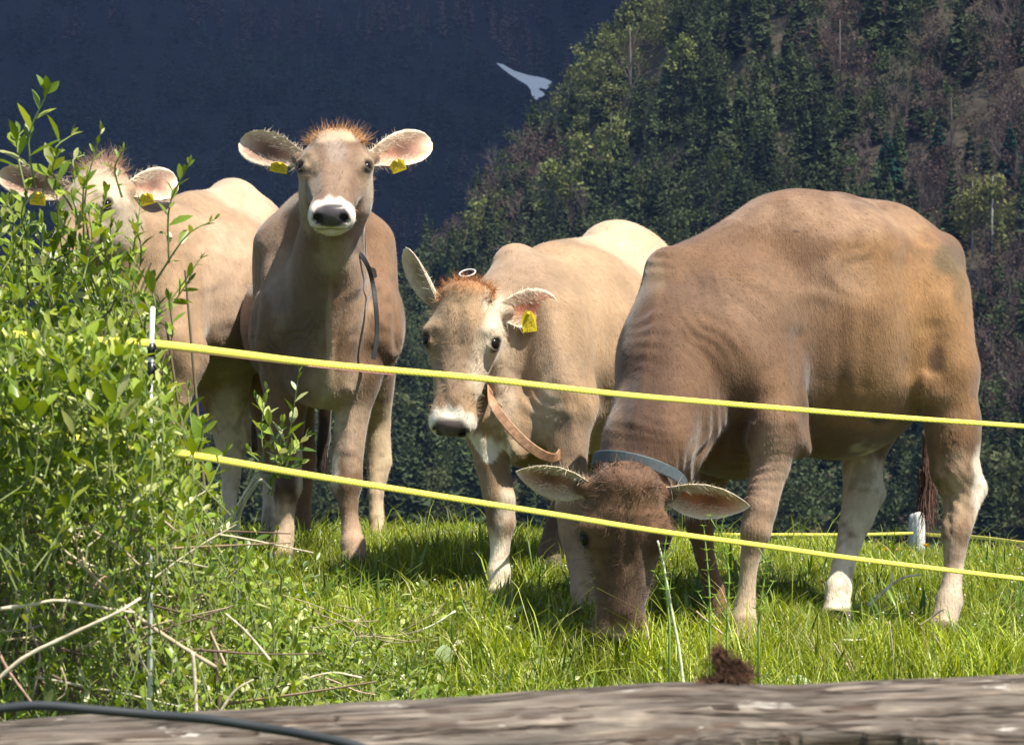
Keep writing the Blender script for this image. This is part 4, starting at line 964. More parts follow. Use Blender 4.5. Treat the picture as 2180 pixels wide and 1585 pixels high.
# old snow lying in a gully of the far mountain
def build_snow():
    out = [(1056, 134), (1070, 137), (1095, 151), (1125, 160), (1140, 167), (1143, 163), (1160, 167), (1175, 174), (1173, 180), (1163, 191), (1150, 187), (1146, 190), (1146, 199), (1157, 197), (1160, 202), (1154, 206), (1146, 208), (1144, 213), (1136, 209), (1131, 200), (1130, 192), (1122, 181), (1105, 171), (1085, 158), (1068, 145)]
    Y = 1180.0; n = len(out); vs = []; c = np.mean(out, 0)
    def q(x, y, d): return P(x, y, Y-60+ -(y-170)*1.2+d)
    for d in (0, 2.0):
        for x, y in out: vs.append(q(x, y, d))
    bm = bmesh.new(); bv = [bm.verts.new(v) for v in vs]
    bm.faces.new(bv[:n]); bm.faces.new(bv[n:][::-1])
    for i in range(n): bm.faces.new((bv[i], bv[n+i], bv[n+(i+1) % n], bv[(i+1) % n]))
    bmesh.ops.triangulate(bm, faces=bm.faces[:2]); bmesh.ops.recalc_face_normals(bm, faces=bm.faces[:])
    v = np.array([x.co[:] for x in bm.verts]); f = [tuple(x.index for x in g.verts) for g in bm.faces]; bm.free()
    m, t, b = new_mat('old_snow', .8, .2); nn = noise(t, .12, 4); r = ramp(t, nn.outputs[0], [(.3, (.90, .84, .76)), (.7, (.98, .93, .86))]); t.links.new(r.outputs[0], b.inputs['Base Color'])
    o = mesh_obj('snow_patch', v, f, m, None, None, smooth=False, origin=q(c[0], c[1], 0)); tag(o, 'grey-white tapering patch of old snow in a gully of the dark mountain', 'snow patch')
build_snow()

# unseen sun blocker far above the frame, added to shade the mountains
def build_shade_cloud():
    r = np.random.default_rng(2); mb = MB(); c0 = V(430, 560, 1500)
    k = 1500/SUN.z
    ctr = V(SUN.x*k+0, SUN.y*k+1560, 1500)
    for i in range(60):
        a = r.random()*6.28; q = math.sqrt(r.random()); c = ctr+V(math.cos(a)*q*900, math.sin(a)*q*640, r.normal(0, 30)); 
        v, f = uvball(c, (r.uniform(160, 260), r.uniform(160, 260), r.uniform(50, 90)), None, 12); mb.add(v, f, (.8, .8, .8))
    m, t, b = new_mat('cloud_white', 1, 0); b.inputs['Base Color'].default_value = (.8, .8, .82, 1)
    tag(mb.build('shade_cloud', m), kind='stuff')
build_shade_cloud()
def build_thin_shade_cloud():  # unseen half-transparent layer, added to dim the sun on the near slope
    r = np.random.default_rng(8); k = 1100/SUN.z; c = V(SUN.x*k+150, SUN.y*k+430, 1100)
    v, f = uvball((0, 0, 0), (1, 1, 1), None, 48); v = v*(1+.25*(vnoise(v, 3)-.5))[:, None]*V(700, 330, 40)+c
    m = bpy.data.materials.new('thin_shade_cloud'); m.use_nodes = True; t = m.node_tree; t.nodes.clear(); o = t.nodes.new('ShaderNodeOutputMaterial')
    a = t.nodes.new('ShaderNodeBsdfTransparent'); d = t.nodes.new('ShaderNodeBsdfDiffuse'); d.inputs[0].default_value = (.8, .8, .82, 1); x = t.nodes.new('ShaderNodeMixShader')
    n = noise(t, .004, 3); r_ = ramp(t, n.outputs[0], [(.35, (.25,)*3), (.65, (.5,)*3)])
    t.links.new(r_.outputs[0], x.inputs[0]); t.links.new(a.outputs[0], x.inputs[1]); t.links.new(d.outputs[0], x.inputs[2]); t.links.new(x.outputs[0], o.inputs[0])
    tag(mesh_obj('thin_shade_cloud', v, f, m), kind='stuff')
build_thin_shade_cloud()
def build_haze():
    lo = V(-1700, -45, -75); hi = V(1900, 2150, 560)
    v = [(x, y, z) for x in (lo[0], hi[0]) for y in (lo[1], hi[1]) for z in (lo[2], hi[2])]
    f = [(0, 1, 3, 2), (4, 6, 7, 5), (0, 4, 5, 1), (2, 3, 7, 6), (0, 2, 6, 4), (1, 5, 7, 3)]
    m = bpy.data.materials.new('haze_air'); m.use_nodes = True; t = m.node_tree; t.nodes.clear()
    o = t.nodes.new('ShaderNodeOutputMaterial'); pv = t.nodes.new('ShaderNodeVolumePrincipled')
    pv.inputs['Color'].default_value = (.30, .45, .86, 1); pv.inputs['Density'].default_value = HAZE
    t.links.new(pv.outputs[0], o.inputs['Volume'])
    tag(mesh_obj('haze', v, f, m, smooth=False), kind='stuff')
HAZE = 0.000095
# ------------------------------------------------------------------ meadow grass, herbs, shrub
M_GRASS = col_mat('grass_blade', .5, .35, .2, 3, transl=.35)
M_LEAF = col_mat('shrub_leaf', .38, .5, .15, 12, transl=.28)
M_STEM = col_mat('stem_bark', .75, .2, .3, 25)
def build_grass():
    r = np.random.default_rng(21); N = 150000
    y = 5.6+(12.4-5.6)*r.random(N)**.85; hw = (1180/F0*y)+.25; x = (r.random(N)*2-1)*hw+.0
    cl = vnoise(np.stack([x, y, x*0], 1), 1.6); cl2 = vnoise(np.stack([x, y, x*0+7], 1), 5); cl3 = vnoise(np.stack([x, y, x*0+3], 1), 14)
    keep = r.random(N) < (.45+.8*cl3); x, y, cl, cl2, cl3 = [a[keep] for a in (x, y, cl, cl2, cl3)]; N = len(x)
    z = ground(x, y)-.01
    h = (.035+.055*cl2+.05*np.clip(cl-.45, 0, 1)*2)*r.uniform(.55, 1.35, N)*np.where(r.random(N) < .03, 1.7, 1)
    h *= np.interp(y, [6.8, 7.3, 8, 8.8, 10, 12], [1.1, 1.45, 1.3, 1.0, 1.0, 1.1])
    a = r.random(N)*6.283; lean = r.uniform(.1, .9, N)*h; w_ = r.uniform(.0018, .0042, N)*(1+.4*(cl2 > .6))
    d = np.stack([np.cos(a), np.sin(a), 0*a], 1); s_ = np.stack([np.cos(a+1.3+r.normal(0, .5, N)), np.sin(a+1.3), 0*a], 1)
    base = np.stack([x, y, z], 1); v = np.zeros((N, 7, 3)); up = V(0, 0, 1)
    for i, t in enumerate((0, .38, .74)):
        c = base+up*(h*(t-.18*t*t*lean/h))[:, None]+d*(lean*t**1.9)[:, None]; ww = (w_*(1-.45*t))[:, None]*.5
        v[:, 2*i] = c-s_*ww; v[:, 2*i+1] = c+s_*ww
    v[:, 6] = base+up*(h*.84)[:, None]+d*lean[:, None]
    b = np.arange(N)[:, None]*7; q = np.concatenate([b+np.array([0, 1, 3, 2]), b+np.array([2, 3, 5, 4]), b+np.array([4, 5, 6, 6])])
    q2 = q[:2*N]; tri = b+np.array([4, 5, 6])
    g = np.array([(.165, .22, .018), (.23, .28, .025), (.30, .35, .045), (.09, .15, .022), (.42, .45, .14)])[r.choice(5, N, p=[.3, .34, .2, .1, .06])]
    dry = r.random(N) < .035; g[dry] = (.42, .36, .18); g *= (.75+.5*cl)[:, None]*r.uniform(.8, 1.2, (N, 1))
    cols = np.repeat(g, 7, axis=0)
    g *= (.6+.95*cl2)[:, None]
    # build quads and tips as one mesh of quads (tip quad folded to a sliver)
    vv = np.concatenate([v, v[:, 6:7]+V(0, 0, .0008)], 1).reshape(-1, 3); b = np.arange(N)[:, None]*8
    q = np.concatenate([b+np.array([0, 1, 3, 2]), b+np.array([2, 3, 5, 4]), b+np.array([4, 5, 7, 6])]); cols = np.repeat(g, 8, axis=0)
    tag(mesh_obj('grass', vv, q, M_GRASS, None, cols), 'fresh green meadow grass under and around the cows', 'grass', kind='stuff')
build_grass()
LEAF_U = np.array([(0, 0), (.28, .36), (.55, .5), (.82, .30), (1, 0), (.82, -.30), (.55, -.5), (.28, -.36), (.28, 0), (.55, 0), (.82, 0)])
LEAF_F = np.array([(0, 1, 8, 8), (1, 2, 9, 8), (2, 3, 10, 9), (3, 4, 10, 10), (0, 8, 7, 7), (8, 9, 6, 7), (9, 10, 5, 6), (10, 4, 5, 5)])
def leaves(p, d, n, L, W, fold=.35, curl=.25, r=None):
    """many leaves at once: base p, direction d, face normal n"""
    d = d/np.linalg.norm(d, axis=1)[:, None]; n = n-d*(n*d).sum(1)[:, None]; n /= np.linalg.norm(n, axis=1)[:, None]+1e-9; s_ = np.cross(d, n)
    K = len(p); u = LEAF_U[None, :, 0]; v = LEAF_U[None, :, 1]
    L = L[:, None]; W = W[:, None]
    cu = curl*(r.uniform(-.4, 1.2, (K, 1)) if r is not None else 1)
    vv = p[:, None]+d[:, None]*(L*u)[..., None]+s_[:, None]*(W*v)[..., None]+n[:, None]*(np.abs(v)*W*fold-cu*L*u*u)[..., None]
    return vv.reshape(-1, 3), (LEAF_F[None]+np.arange(K)[:, None, None]*11).reshape(-1, 4)
def fix_tris(q):
    return [tuple(dict.fromkeys(map(int, x))) for x in q]
def leaf_cols(K, r, pal, p=None):
    c = np.array(pal)[r.choice(len(pal), K, p=p)]*r.uniform(.75, 1.25, (K, 1)); return np.repeat(c, 11, axis=0)
PAL = [(.14, .22, .022), (.21, .29, .03), (.30, .36, .055), (.07, .12, .018), (.42, .45, .18)]
def build_tufts():
    r = np.random.default_rng(77); P_, D_, N_, S_ = [], [], [], []
    for i in range(620):
        y = r.uniform(6.9, 10.6); x = (r.uniform(420, 2250)-CX)/F0*y; g = float(ground(x, y)); H = r.uniform(.07, .14)*(1.0 if y < 8.8 else .8)
        for _ in range(r.integers(5, 12)):
            a = r.random()*6.283; P_.append((x+r.normal(0, .012), y+r.normal(0, .012), g)); D_.append((math.cos(a)*r.uniform(.2, .8), math.sin(a)*.5, 1)); N_.append((-math.cos(a), -math.sin(a)-.3, .5)); S_.append(H*r.uniform(.6, 1.2))
    L = np.array(S_); v, q = leaves(np.array(P_), np.array(D_), np.array(N_), L, L*r.uniform(.05, .085, len(L)), .5, .9, r)
    tag(mesh_obj('grass_tufts', v, fix_tris(q), M_LEAF, None, leaf_cols(len(L), r, [(.09, .17, .018), (.14, .23, .025), (.06, .12, .015), (.25, .32, .06)])), 'broader darker grass blades in arching tufts', 'grass', kind='stuff')
build_tufts()
def build_herbs():
    r = np.random.default_rng(33); K = 30000
    # low broad leaves: dense near the fence at the left, thinning into the grass
    y = r.uniform(6.2, 8.6, K); col = r.uniform(-60, 1500, K)**1.0; x = (col-CX)/F0*y
    keep = r.random(K) < np.clip(1.15-col/1350, .16, 1)*np.clip((8.5-y)/.7, .12, 1)*(.35+vnoise(np.stack([x, y, x*0], 1), 4)*1.3)
    x, y = x[keep], y[keep]; K = len(x); z = ground(x, y)
    hh = r.random(K)**1.3*(.05+.13*np.clip(1-((x/y*F0+CX)-100)/900, 0, 1))
    p = np.stack([x, y, z+hh], 1); a = r.random(K)*6.283; d = np.stack([np.cos(a), np.sin(a), r.uniform(-.1, .9, K)], 1)
    n = np.stack([r.normal(0, .45, K), r.normal(-.25, .45, K), np.ones(K)], 1)
    L = r.uniform(.014, .044, K); v, q = leaves(p, d, n, L, L*r.uniform(.35, .6, K), .3, .3, r)
    tag(mesh_obj('ground_herbs', v, fix_tris(q), M_LEAF, None, leaf_cols(K, r, PAL)), 'low leafy herbs and clover creeping through the grass in front of the cows', 'herbs', kind='stuff')
    K = 520; y = r.uniform(7.3, 11, K); x = (r.uniform(-200, 2250, K)-CX)/F0*y; mb = MB()
    for i in range(K):
        c = V(x[i], y[i], float(ground(x[i], y[i]))+r.uniform(.03, .08)); v, f = uvball(c, (.0035, .0035, .0028), None, 6); mb.add(v, f, (.7, .7, .62) if r.random() < .75 else (.75, .6, .05))
    tag(mb.build('tiny_flowers', M_STEM), 'tiny white and yellow flower specks sprinkled through the grass', 'flowers', kind='stuff')
build_herbs()
def dandelion(col, row, Y, label):
    c = P(col, row, Y); g = float(ground(c[0], Y)); root = empty('dandelion', (c[0], Y, g)); tag(root, label, 'flower', 'yellow dandelions in the grass at the right')
    mb = MB(); top = V(c[0], Y, max(c[2], g+.04)); mb.tube([V(c[0], Y, g), top-V(.004, 0, .02), top], .0018, (.20, .26, .08), 6); mb.build('stem', M_STEM, root)
    r = np.random.default_rng(int(col)); K = 60; a = r.random(K)*6.283; e = r.uniform(.05, 1.2, K); d = np.stack([np.cos(a)*np.cos(e), np.sin(a)*np.cos(e), np.sin(e)*.8], 1)
    v, q, cc = strands(np.tile(top, (K, 1)), d, r.uniform(.012, .017, K), .0045, np.tile(np.array((.80, .55, .02)), (K, 1)), .05, 2, 2)
    mesh_obj('flower_head', v, q, M_STEM, root, cc)
for c_, r_, Y_, l_ in [(1886, 1172, 10.4, 'yellow dandelion left of the far post, the left one of two close together'), (1914, 1172, 10.4, 'yellow dandelion left of the far post, the right one of two close together'), (1972, 1162, 10.6, 'yellow dandelion just at the foot of the far white post'),
                     (2088, 1184, 10.2, 'yellow dandelion right of the hind leg of the grazing cow'), (2152, 1206, 9.9, 'yellow dandelion nearest the right edge above the lower yellow rope'), (1712, 1187, 10.2, 'yellow dandelion between the forelegs and the hind legs of the grazing cow')]:
    dandelion(c_, r_, Y_, l_)

# ---- the shrub
def shoot(stems, lv, base, tip, r, n, L, pal=None, wstem=.0022, opp=False, col=(.20, .24, .09), tipstar=True):
    base = np.asarray(base, float); tip = np.asarray(tip, float); m = (base+tip)/2+r.normal(0, .015, 3)
    pts = spline([base, m, tip], 8); stems.tube(pts, np.linspace(wstem, wstem*.45, 8), np.linspace(np.array(col)*.8, (.22, .30, .09), 8), 5, False)
    ax = (tip-base); LL = np.linalg.norm(ax); ax /= LL
    ph = r.random()*6.28; P_, D_, N_, S_ = [], [], [], []
    e1 = np.cross(ax, V(.1, .9, .2)); e1 /= np.linalg.norm(e1); e2 = np.cross(ax, e1)
    for i in range(n):
        t = .12+.88*(i+.5)/n; p = pts[0]*0+np.array([np.interp(t, np.linspace(0, 1, 8), pts[:, k]) for k in range(3)])
        ang = ph+i*2.4; s_ = e1*math.cos(ang)+e2*math.sin(ang); op = .95-.55*t+r.normal(0, .12)
        D_.append(ax*(1-op*.6)+s_*op); P_.append(p); N_.append(ax*.9-s_*.5+r.normal(0, .25, 3)+V(.1, -.25, .35)); S_.append(L*r.uniform(.7, 1.15)*(1-.45*max(0, t-.75)/.25*.8)*(.75+.5*math.sin(math.pi*min(t*1.1, 1))))
    if tipstar:
        for _ in range(3): D_.append(ax+r.normal(0, .25, 3)); P_.append(tip); N_.append(r.normal(0, 1, 3)); S_.append(L*.6*r.uniform(.7, 1.1))
    lv.append((np.array(P_), np.array(D_), np.array(N_), np.array(S_)))
def finish_leaves(lv, r, name, root, wr=(.34, .46), pal=PAL, pp=None):
    p = np.concatenate([a[0] for a in lv]); d = np.concatenate([a[1] for a in lv]); n = np.concatenate([a[2] for a in lv]); L = np.concatenate([a[3] for a in lv])
    v, q = leaves(p, d, n, L, L*r.uniform(*wr, len(L)), .30, .16, r)
    return mesh_obj(name, v, fix_tris(q), M_LEAF, root, leaf_cols(len(p), r, pal, pp))
def build_shrub():
    r = np.random.default_rng(5); gx = (150-CX)/F0*5.1; root = empty('leafy_shrub', (gx, 5.1, float(ground(gx, 5.1))))
    tag(root, 'leafy green shrub with upright shoots filling the left side in front of a cow', 'shrub')
    st = MB(); lv = []
    Y0 = 4.9
    # prominent shoots, base -> tip in photo columns and rows at their own distance
    for x0, y0, x1, y1, Y, n, L in [(75, 400, 100, 200, 4.75, 7, .056), (60, 430, 40, 285, 4.8, 6, .046), (90, 420, 150, 290, 4.8, 4, .05), (190, 520, 215, 278, 4.9, 12, .032), (165, 560, 160, 380, 4.9, 9, .036),
                                    (360, 560, 402, 350, 4.85, 11, .034), (330, 600, 455, 468, 4.85, 5, .030), (300, 680, 425, 552, 4.85, 6, .034), (260, 640, 300, 430, 4.9, 10, .03), (110, 560, 120, 400, 4.9, 9, .032),
                                    (230, 700, 235, 480, 4.9, 12, .034), (30, 560, 10, 430, 4.9, 8, .030), (330, 760, 360, 640, 4.8, 8, .036), (400, 1000, 432, 905, 4.8, 6, .04), (370, 960, 400, 830, 4.8, 7, .040),
                                    (380, 1150, 480, 960, 4.8, 9, .042), (300, 560, 285, 480, 4.9, 5, .03), (200, 620, 130, 500, 4.85, 8, .034), (60, 660, 20, 560, 4.9, 8, .032), (260, 420, 262, 320, 4.95, 6, .026),
                                    (180, 400, 178, 330, 4.95, 6, .026), (285, 700, 400, 600, 4.85, 7, .034), (120, 700, 150, 560, 4.8, 8, .036), (340, 1020, 350, 900, 4.75, 8, .04)]:
        shoot(st, lv, P(x0, y0, Y), P(x1, y1, Y+r.normal(0, .04)), r, n, L)
    for x1, y1 in [(120, 330), (152, 415), (228, 410), (250, 490), (88, 470), (205, 455), (58, 505), (170, 520), (105, 540), (140, 470), (225, 530), (60, 400), (280, 545), (185, 385)]:
        shoot(st, lv, P(x1+r.normal(0, 20), y1+r.uniform(110, 170), 4.85), P(x1, y1, 4.8+r.normal(0, .05)), r, 9, r.uniform(.030, .042))
    # the body of the shrub: shoots whose tips fill its outline, thinner above
    def inside(c, w_):
        if w_ < 420: return 0
        right = np.interp(w_, [420, 520, 640, 760, 860, 960, 1060, 1160, 1260, 1500], [250, 320, 330, 350, 400, 450, 500, 560, 640, 760])
        e = (right-c)/90
        return np.clip(e, 0, 1)*np.interp(w_, [420, 520, 600, 700, 800], [.12, .20, .42, .85, 1])
    k = 0
    while k < 1750:
        c, w_ = r.uniform(-120, 780), r.uniform(420, 1620)
        if r.random() > inside(c, w_) or (w_ > 1130 and r.random() < .35): continue
        Y = r.uniform(4.5, 5.9) if w_ > 800 else r.uniform(4.7, 5.5); ln = r.uniform(.08, .18)
        tip = P(c, w_, Y); b = tip-V(r.normal(0, .05), r.normal(0, .05), ln)
        shoot(st, lv, b, tip, r, int(ln*80), r.uniform(.022, .046) if w_ < 1000 else r.uniform(.015, .030), wstem=.0015, col=(.24, .26, .10)); k += 1
    k = 0
    while k < 300:                                                   # shoots on the near side of the fence
        c, w_ = r.uniform(-90, 430), r.uniform(700, 1560)
        if c > np.interp(w_, [700, 760, 900, 1000, 1560], [290, 300, 370, 400, 520]) or (w_ > 1080 and r.random() < .78): continue
        Y = r.uniform(4.0, 4.42); tip = P(c, w_, Y); ln = r.uniform(.08, .16); b = tip-V(r.normal(0, .04), r.normal(0, .03), ln)
        shoot(st, lv, b, tip, r, int(ln*75), r.uniform(.020, .042) if w_ < 1000 else r.uniform(.014, .028), wstem=.0015); k += 1
    for _ in range(36):
        c, w_ = r.uniform(-70, 300), r.uniform(672, 760); Y = r.uniform(4.05, 4.3); tip = P(c, w_, Y)
        shoot(st, lv, tip-V(r.normal(0, .03), 0, r.uniform(.07, .12)), tip, r, 8, r.uniform(.024, .040), wstem=.0015)
    finish_leaves(lv, r, 'foliage', root, pp=[.28, .32, .22, .08, .10])
    # main woody stems
    for i in range(30):
        c, w_ = r.uniform(-60, 420), r.uniform(470, 900); Y = r.uniform(4.75, 5.5); top = P(c, w_, Y); bx = gx+r.normal(0, .22); by = 5.1+r.normal(0, .25)
        st.tube(spline([V(bx, by, float(ground(bx, by))), V(bx*.5+top[0]*.5+r.normal(0, .06), Y, -.5), top], 14), np.linspace(.008, .002, 14), (.16, .13, .08), 6, False)
    dd = st
    for i in range(110):
        w_ = r.uniform(1100, 1540); c = r.uniform(-80, 330+.5*(w_-1100)); Y = r.uniform(4.35, 5.2); a = P(c, w_, Y); an = r.uniform(-.6, 3.4); L_ = r.uniform(.05, .28); b = a+V(math.cos(an)*L_, r.normal(0, .04), math.sin(an)*L_*.8)
        dd.tube(spline([a, (a+b)/2+r.normal(0, .012, 3), b], 7), np.linspace(.0024, .0012, 7)*r.uniform(.6, 1.3), np.array([(.50, .40, .26), (.36, .26, .17), (.60, .54, .38), (.16, .11, .08)][r.integers(4)]), 5, False)
    st.build('stems', M_STEM, root)
build_shrub()
def build_side_shrub():
    r = np.random.default_rng(9); c = P(560, 1300, 6.4); g = float(ground(c[0], 6.4)); root = empty('sapling', (c[0], 6.4, g))
    tag(root, 'small leafy sprig rising in front of the legs of the cow that faces the viewer', 'shrub')
    st = MB(); lv = []; B = P(578, 1040, 6.2)
    st.tube(spline([V(c[0], 6.4, g), P(500, 1180, 6.3), P(545, 1030, 6.2), B], 14), np.linspace(.006, .003, 14), (.42, .40, .32), 6, False)
    for x1, y1, n, L in [(636, 795, 10, .038), (568, 830, 9, .030), (545, 850, 9, .032), (650, 930, 9, .036), (600, 900, 10, .03), (530, 960, 6, .028), (640, 985, 6, .030)]:
        shoot(st, lv, B+V(r.normal(0, .01), 0, r.uniform(-.03, .03)), P(x1, y1, 6.2+r.normal(0, .03)), r, n, L*1.3)
    for x0, y0, x1, y1, n, L in [(490, 1160, 470, 1040, 6, .034), (520, 1200, 560, 1120, 6, .03), (470, 1230, 500, 1090, 8, .034), (600, 1230, 590, 1130, 6, .028)]:
        shoot(st, lv, P(x0, y0, 6.2), P(x1, y1, 6.15), r, n, L)
        st.tube(spline([V(c[0], 6.4, g), P(x0, y0, 6.2)], 5), .0025, (.3, .3, .16), 5, False)
    finish_leaves(lv, r, 'foliage', root); st.build('stems', M_STEM, root)
build_side_shrub()
def build_bramble():
    """tangle between shrub and fence: leaves low in front of the meadow at the lower left"""
    r = np.random.default_rng(15); c = P(420, 1500, 5.9); root = empty('low_thicket', (c[0], 5.9, float(ground(c[0], 5.9)))); tag(root, 'low tangled thicket of small round leaves across the lower left, above the log', 'shrub')
    st = MB(); lv = []; k = 0
    while k < 2600:
        col = r.uniform(-80, 1060); w_ = r.uniform(1180, 1640)
        top = np.interp(col, [0, 300, 500, 650, 800, 950, 1060], [1100, 1160, 1220, 1290, 1350, 1400, 1470])
        if w_ < top+r.uniform(0, 80) or r.random() > np.clip((1120-col)/420, .12, 1): continue
        Y = r.uniform(5.4, 6.9); tip = P(col, w_, Y); ln = r.uniform(.05, .13)
        if tip[2] < ground(tip[0], Y)+.03: continue
        shoot(st, lv, tip-V(r.normal(0, .06), r.normal(0, .04), ln), tip, r, int(ln*80)+2, r.uniform(.014, .030), wstem=.0015, col=(.24, .22, .12)); k += 1
    finish_leaves(lv, r, 'foliage', root, (.40, .62), pp=[.26, .30, .24, .10, .10])
    for i in range(70):
        col = r.uniform(-50, 900); w_ = r.uniform(1320, 1560); Y = r.uniform(5.5, 6.8); a = P(col, w_, Y); b = a+V(r.normal(0, .08), r.normal(0, .04), r.uniform(-.02, .07))
        st.tube(spline([a, (a+b)/2+r.normal(0, .012, 3), b], 6), .0012, np.array((.42, .34, .22))*r.uniform(.5, 1.2), 5, False)
    st.build('stems', M_STEM, root)
build_bramble()
# ------------------------------------------------------------------ dry stalks, weeds, fence, log
def stalk(name, pts, Y, r0, r1, colr, label, group=None, cat='twig', forks=()):
    p = [P(x, y, Y+dy) for x, y, dy in pts]; mb = MB()
    q = spline(p, 6*len(p)); n = len(q); rr = np.linspace(r0, r1, n)*(1+.12*np.sin(np.arange(n)*2.1)); cc = np.array(colr)*(1+.25*(np.sin(np.arange(n)*1.7)[:, None]*.5))
    mb.tube(q, rr, cc, 7)
    for fk in forks: mb.tube(spline([P(x, y, Y+dy) for x, y, dy in fk], 8), np.linspace(r0*.7, r1*.6, 8), colr, 6)
    o = mb.build(name, M_DRY, None, origin=p[0]); tag(o, label, cat, group); return o
M_DRY = col_mat('dry_stalk', .8, .2, .35, 60, bumps=(120, .4, .002))
TN = (.46, .36, .24); PALE = (.62, .54, .38); GREY = (.34, .29, .23)
G = 'dry twigs and dead stalks in the tangle at the lower left'
for a in [
    ([(-20, 1298, 0), (60, 1288, 0), (130, 1278, 0), (235, 1296, 0), (290, 1304, 0)], 4.6, .0052, .0035, PALE, 'long pale dead stalk lying almost level from the left edge'),
    ([(-20, 1460, 0), (50, 1400, 0), (150, 1350, 0), (250, 1303, 0), (300, 1272, .02)], 4.55, .0060, .0035, PALE, 'pale dead stalk rising to the right from the left edge'),
    ([(165, 1195, 0), (225, 1250, 0), (290, 1310, 0), (370, 1365, 0), (460, 1420, 0)], 4.7, .0042, .0055, TN, 'thick tan dead stalk slanting down to the right through the crossing point'),
    ([(410, 1388, 0), (414, 1440, 0), (418, 1530, 0)], 4.6, .0045, .0055, PALE, 'upright pale broken stalk standing just above the dark cable'),
    ([(480, 1305, 0), (520, 1340, 0), (555, 1380, 0), (575, 1405, 0)], 4.9, .0025, .0040, PALE, 'short pale stalk slanting in the green right of the crossing twigs'),
    ([(465, 1520, 0), (500, 1470, 0), (540, 1445, 0)], 4.6, .0040, .0020, PALE, 'short bent straw rising from behind the log'),
    ([(-10, 1375, 0), (20, 1430, 0), (75, 1505, 0)], 4.55, .0045, .0025, (.40, .26, .20), 'reddish dry stem slanting down to the cable at the far left'),
    ([(58, 1290, 0), (70, 1350, 0), (85, 1400, 0), (68, 1490, 0)], 4.7, .0028, .0020, TN, 'thin crooked twig hanging below the level stalk'),
    ([(265, 1310, 0), (290, 1360, 0), (300, 1400, 0), (320, 1440, 0)], 4.7, .0028, .0018, GREY, 'thin grey twig hanging from the crossing point'),
    ([(530, 1470, 0), (600, 1460, 0), (700, 1432, 0), (770, 1442, 0)], 5.2, .0030, .0040, PALE, 'pale straws lying flat near the middle of the lower edge'),
    ([(130, 1420, 0), (140, 1450, 0), (138, 1475, 0), (120, 1490, 0)], 4.6, .0028, .0018, TN, 'small curled tan tendril above the cable'),
    ([(250, 1078, 0), (310, 1082, 0), (345, 1105, 0), (375, 1130, 0)], 4.7, .0030, .0026, TN, 'arched tan twig in the middle of the shrub'),
    ([(200, 1130, 0), (255, 1165, 0), (300, 1205, 0)], 4.7, .0028, .0022, TN, 'short tan twig slanting below the arched twig'),
    ([(-10, 1345, 0), (40, 1340, 0), (90, 1330, 0)], 4.7, .0025, .0018, GREY, 'thin grey twig close to the left edge, under the level stalk'),
    ([(640, 1432, 0), (700, 1445, 0), (760, 1470, 0), (800, 1478, 0)], 5.4, .0030, .0022, (.5, .36, .28), 'reddish straws lying behind the top of the log'),
    ([(340, 1380, 0), (420, 1290, 0), (505, 1210, 0)], 5.0, .0018, .0012, TN, 'thin long stalk rising to the right in the green'),
]: stalk('dry_twig', a[0], a[1]-.55 if a[1] < 5 else a[1], a[2]*.6, a[3]*.6, a[4], a[5], G)
stalk('dry_stalk', [(462, 1175, 0), (500, 1090, -.05), (545, 1010, -.08)], 6.3, .0055, .0035, (.44, .42, .34), 'bare grey stick slanting beside the hind leg of the left cow', cat='stick')
stalk('dark_twig', [(10, 860, 0), (45, 790, 0), (90, 735, 0), (170, 700, 0), (225, 670, 0), (250, 630, 0)], 4.6, .0028, .0016, (.03, .03, .025), 'thin dark curved cane arching through the shrub at the left', cat='cane')
stalk('bleached_branch', [(1848, 1288, .02), (1885, 1255, 0), (1900, 1243, 0), (1925, 1228, -.05), (1962, 1222, -.08)], 8.35, .0060, .0028, (.78, .74, .60), 'bleached forked branch lying in the grass between the hind legs of the grazing cow', cat='branch', forks=[[(1893, 1252, 0), (1898, 1235, 0), (1902, 1216, 0)]])
stalk('bleached_stalk', [(1795, 1362, 0), (1825, 1362, 0), (1850, 1358, 0), (1872, 1348, 0)], 7.75, .0035, .0018, (.74, .72, .58), 'short bleached stalk curled in the grass below the far hind foot of the grazing cow', cat='stalk')
stalk('bleached_stalk', [(885, 1345, 0), (925, 1328, 0), (970, 1300, 0)], 7.5, .0022, .0035, (.62, .66, .42), 'pale flat stalk lying in the grass below the middle cow', cat='stalk')
G2 = 'thin dead grass stalks standing in the grass at the right'
for a in [([(1985, 1345, 0), (2010, 1390, 0), (2035, 1445, 0)], 7.45, 'thin dead stalk slanting below the right hind foot of the grazing cow'), ([(1775, 1368, 0), (1800, 1410, 0), (1822, 1455, 0)], 7.4, 'left one of two crossed dead stalks above the log at the right'),
          ([(1800, 1390, 0), (1815, 1425, 0), (1828, 1455, 0)], 7.4, 'right one of two crossed dead stalks above the log at the right'), ([(1893, 1322, 0), (1900, 1380, 0), (1908, 1450, 0)], 7.4, 'nearly upright dead stalk between the crossed stalks and the slanting one'),
          ([(1958, 1330, 0), (1985, 1312, 0), (2012, 1294, 0)], 7.8, 'short dead stalk crossing the right hind foot of the grazing cow'), ([(1482, 1300, 0), (1510, 1325, 0), (1540, 1350, 0)], 7.4, 'short dead stalk beside the tall weeds in front of the foreleg')]:
    stalk('dead_stalk', a[0], a[1], .0022, .0026, (.46, .38, .26), a[2], G2, 'stalk')
stalk('cut_stem', [(1400, 1150, 0), (1412, 1200, 0), (1430, 1300, 0), (1445, 1380, 0), (1455, 1462, 0)], 6.9, .0024, .0048, (.60, .66, .40), 'pale straight stalk leaning in front of the muzzle of the grazing cow', cat='stalk')
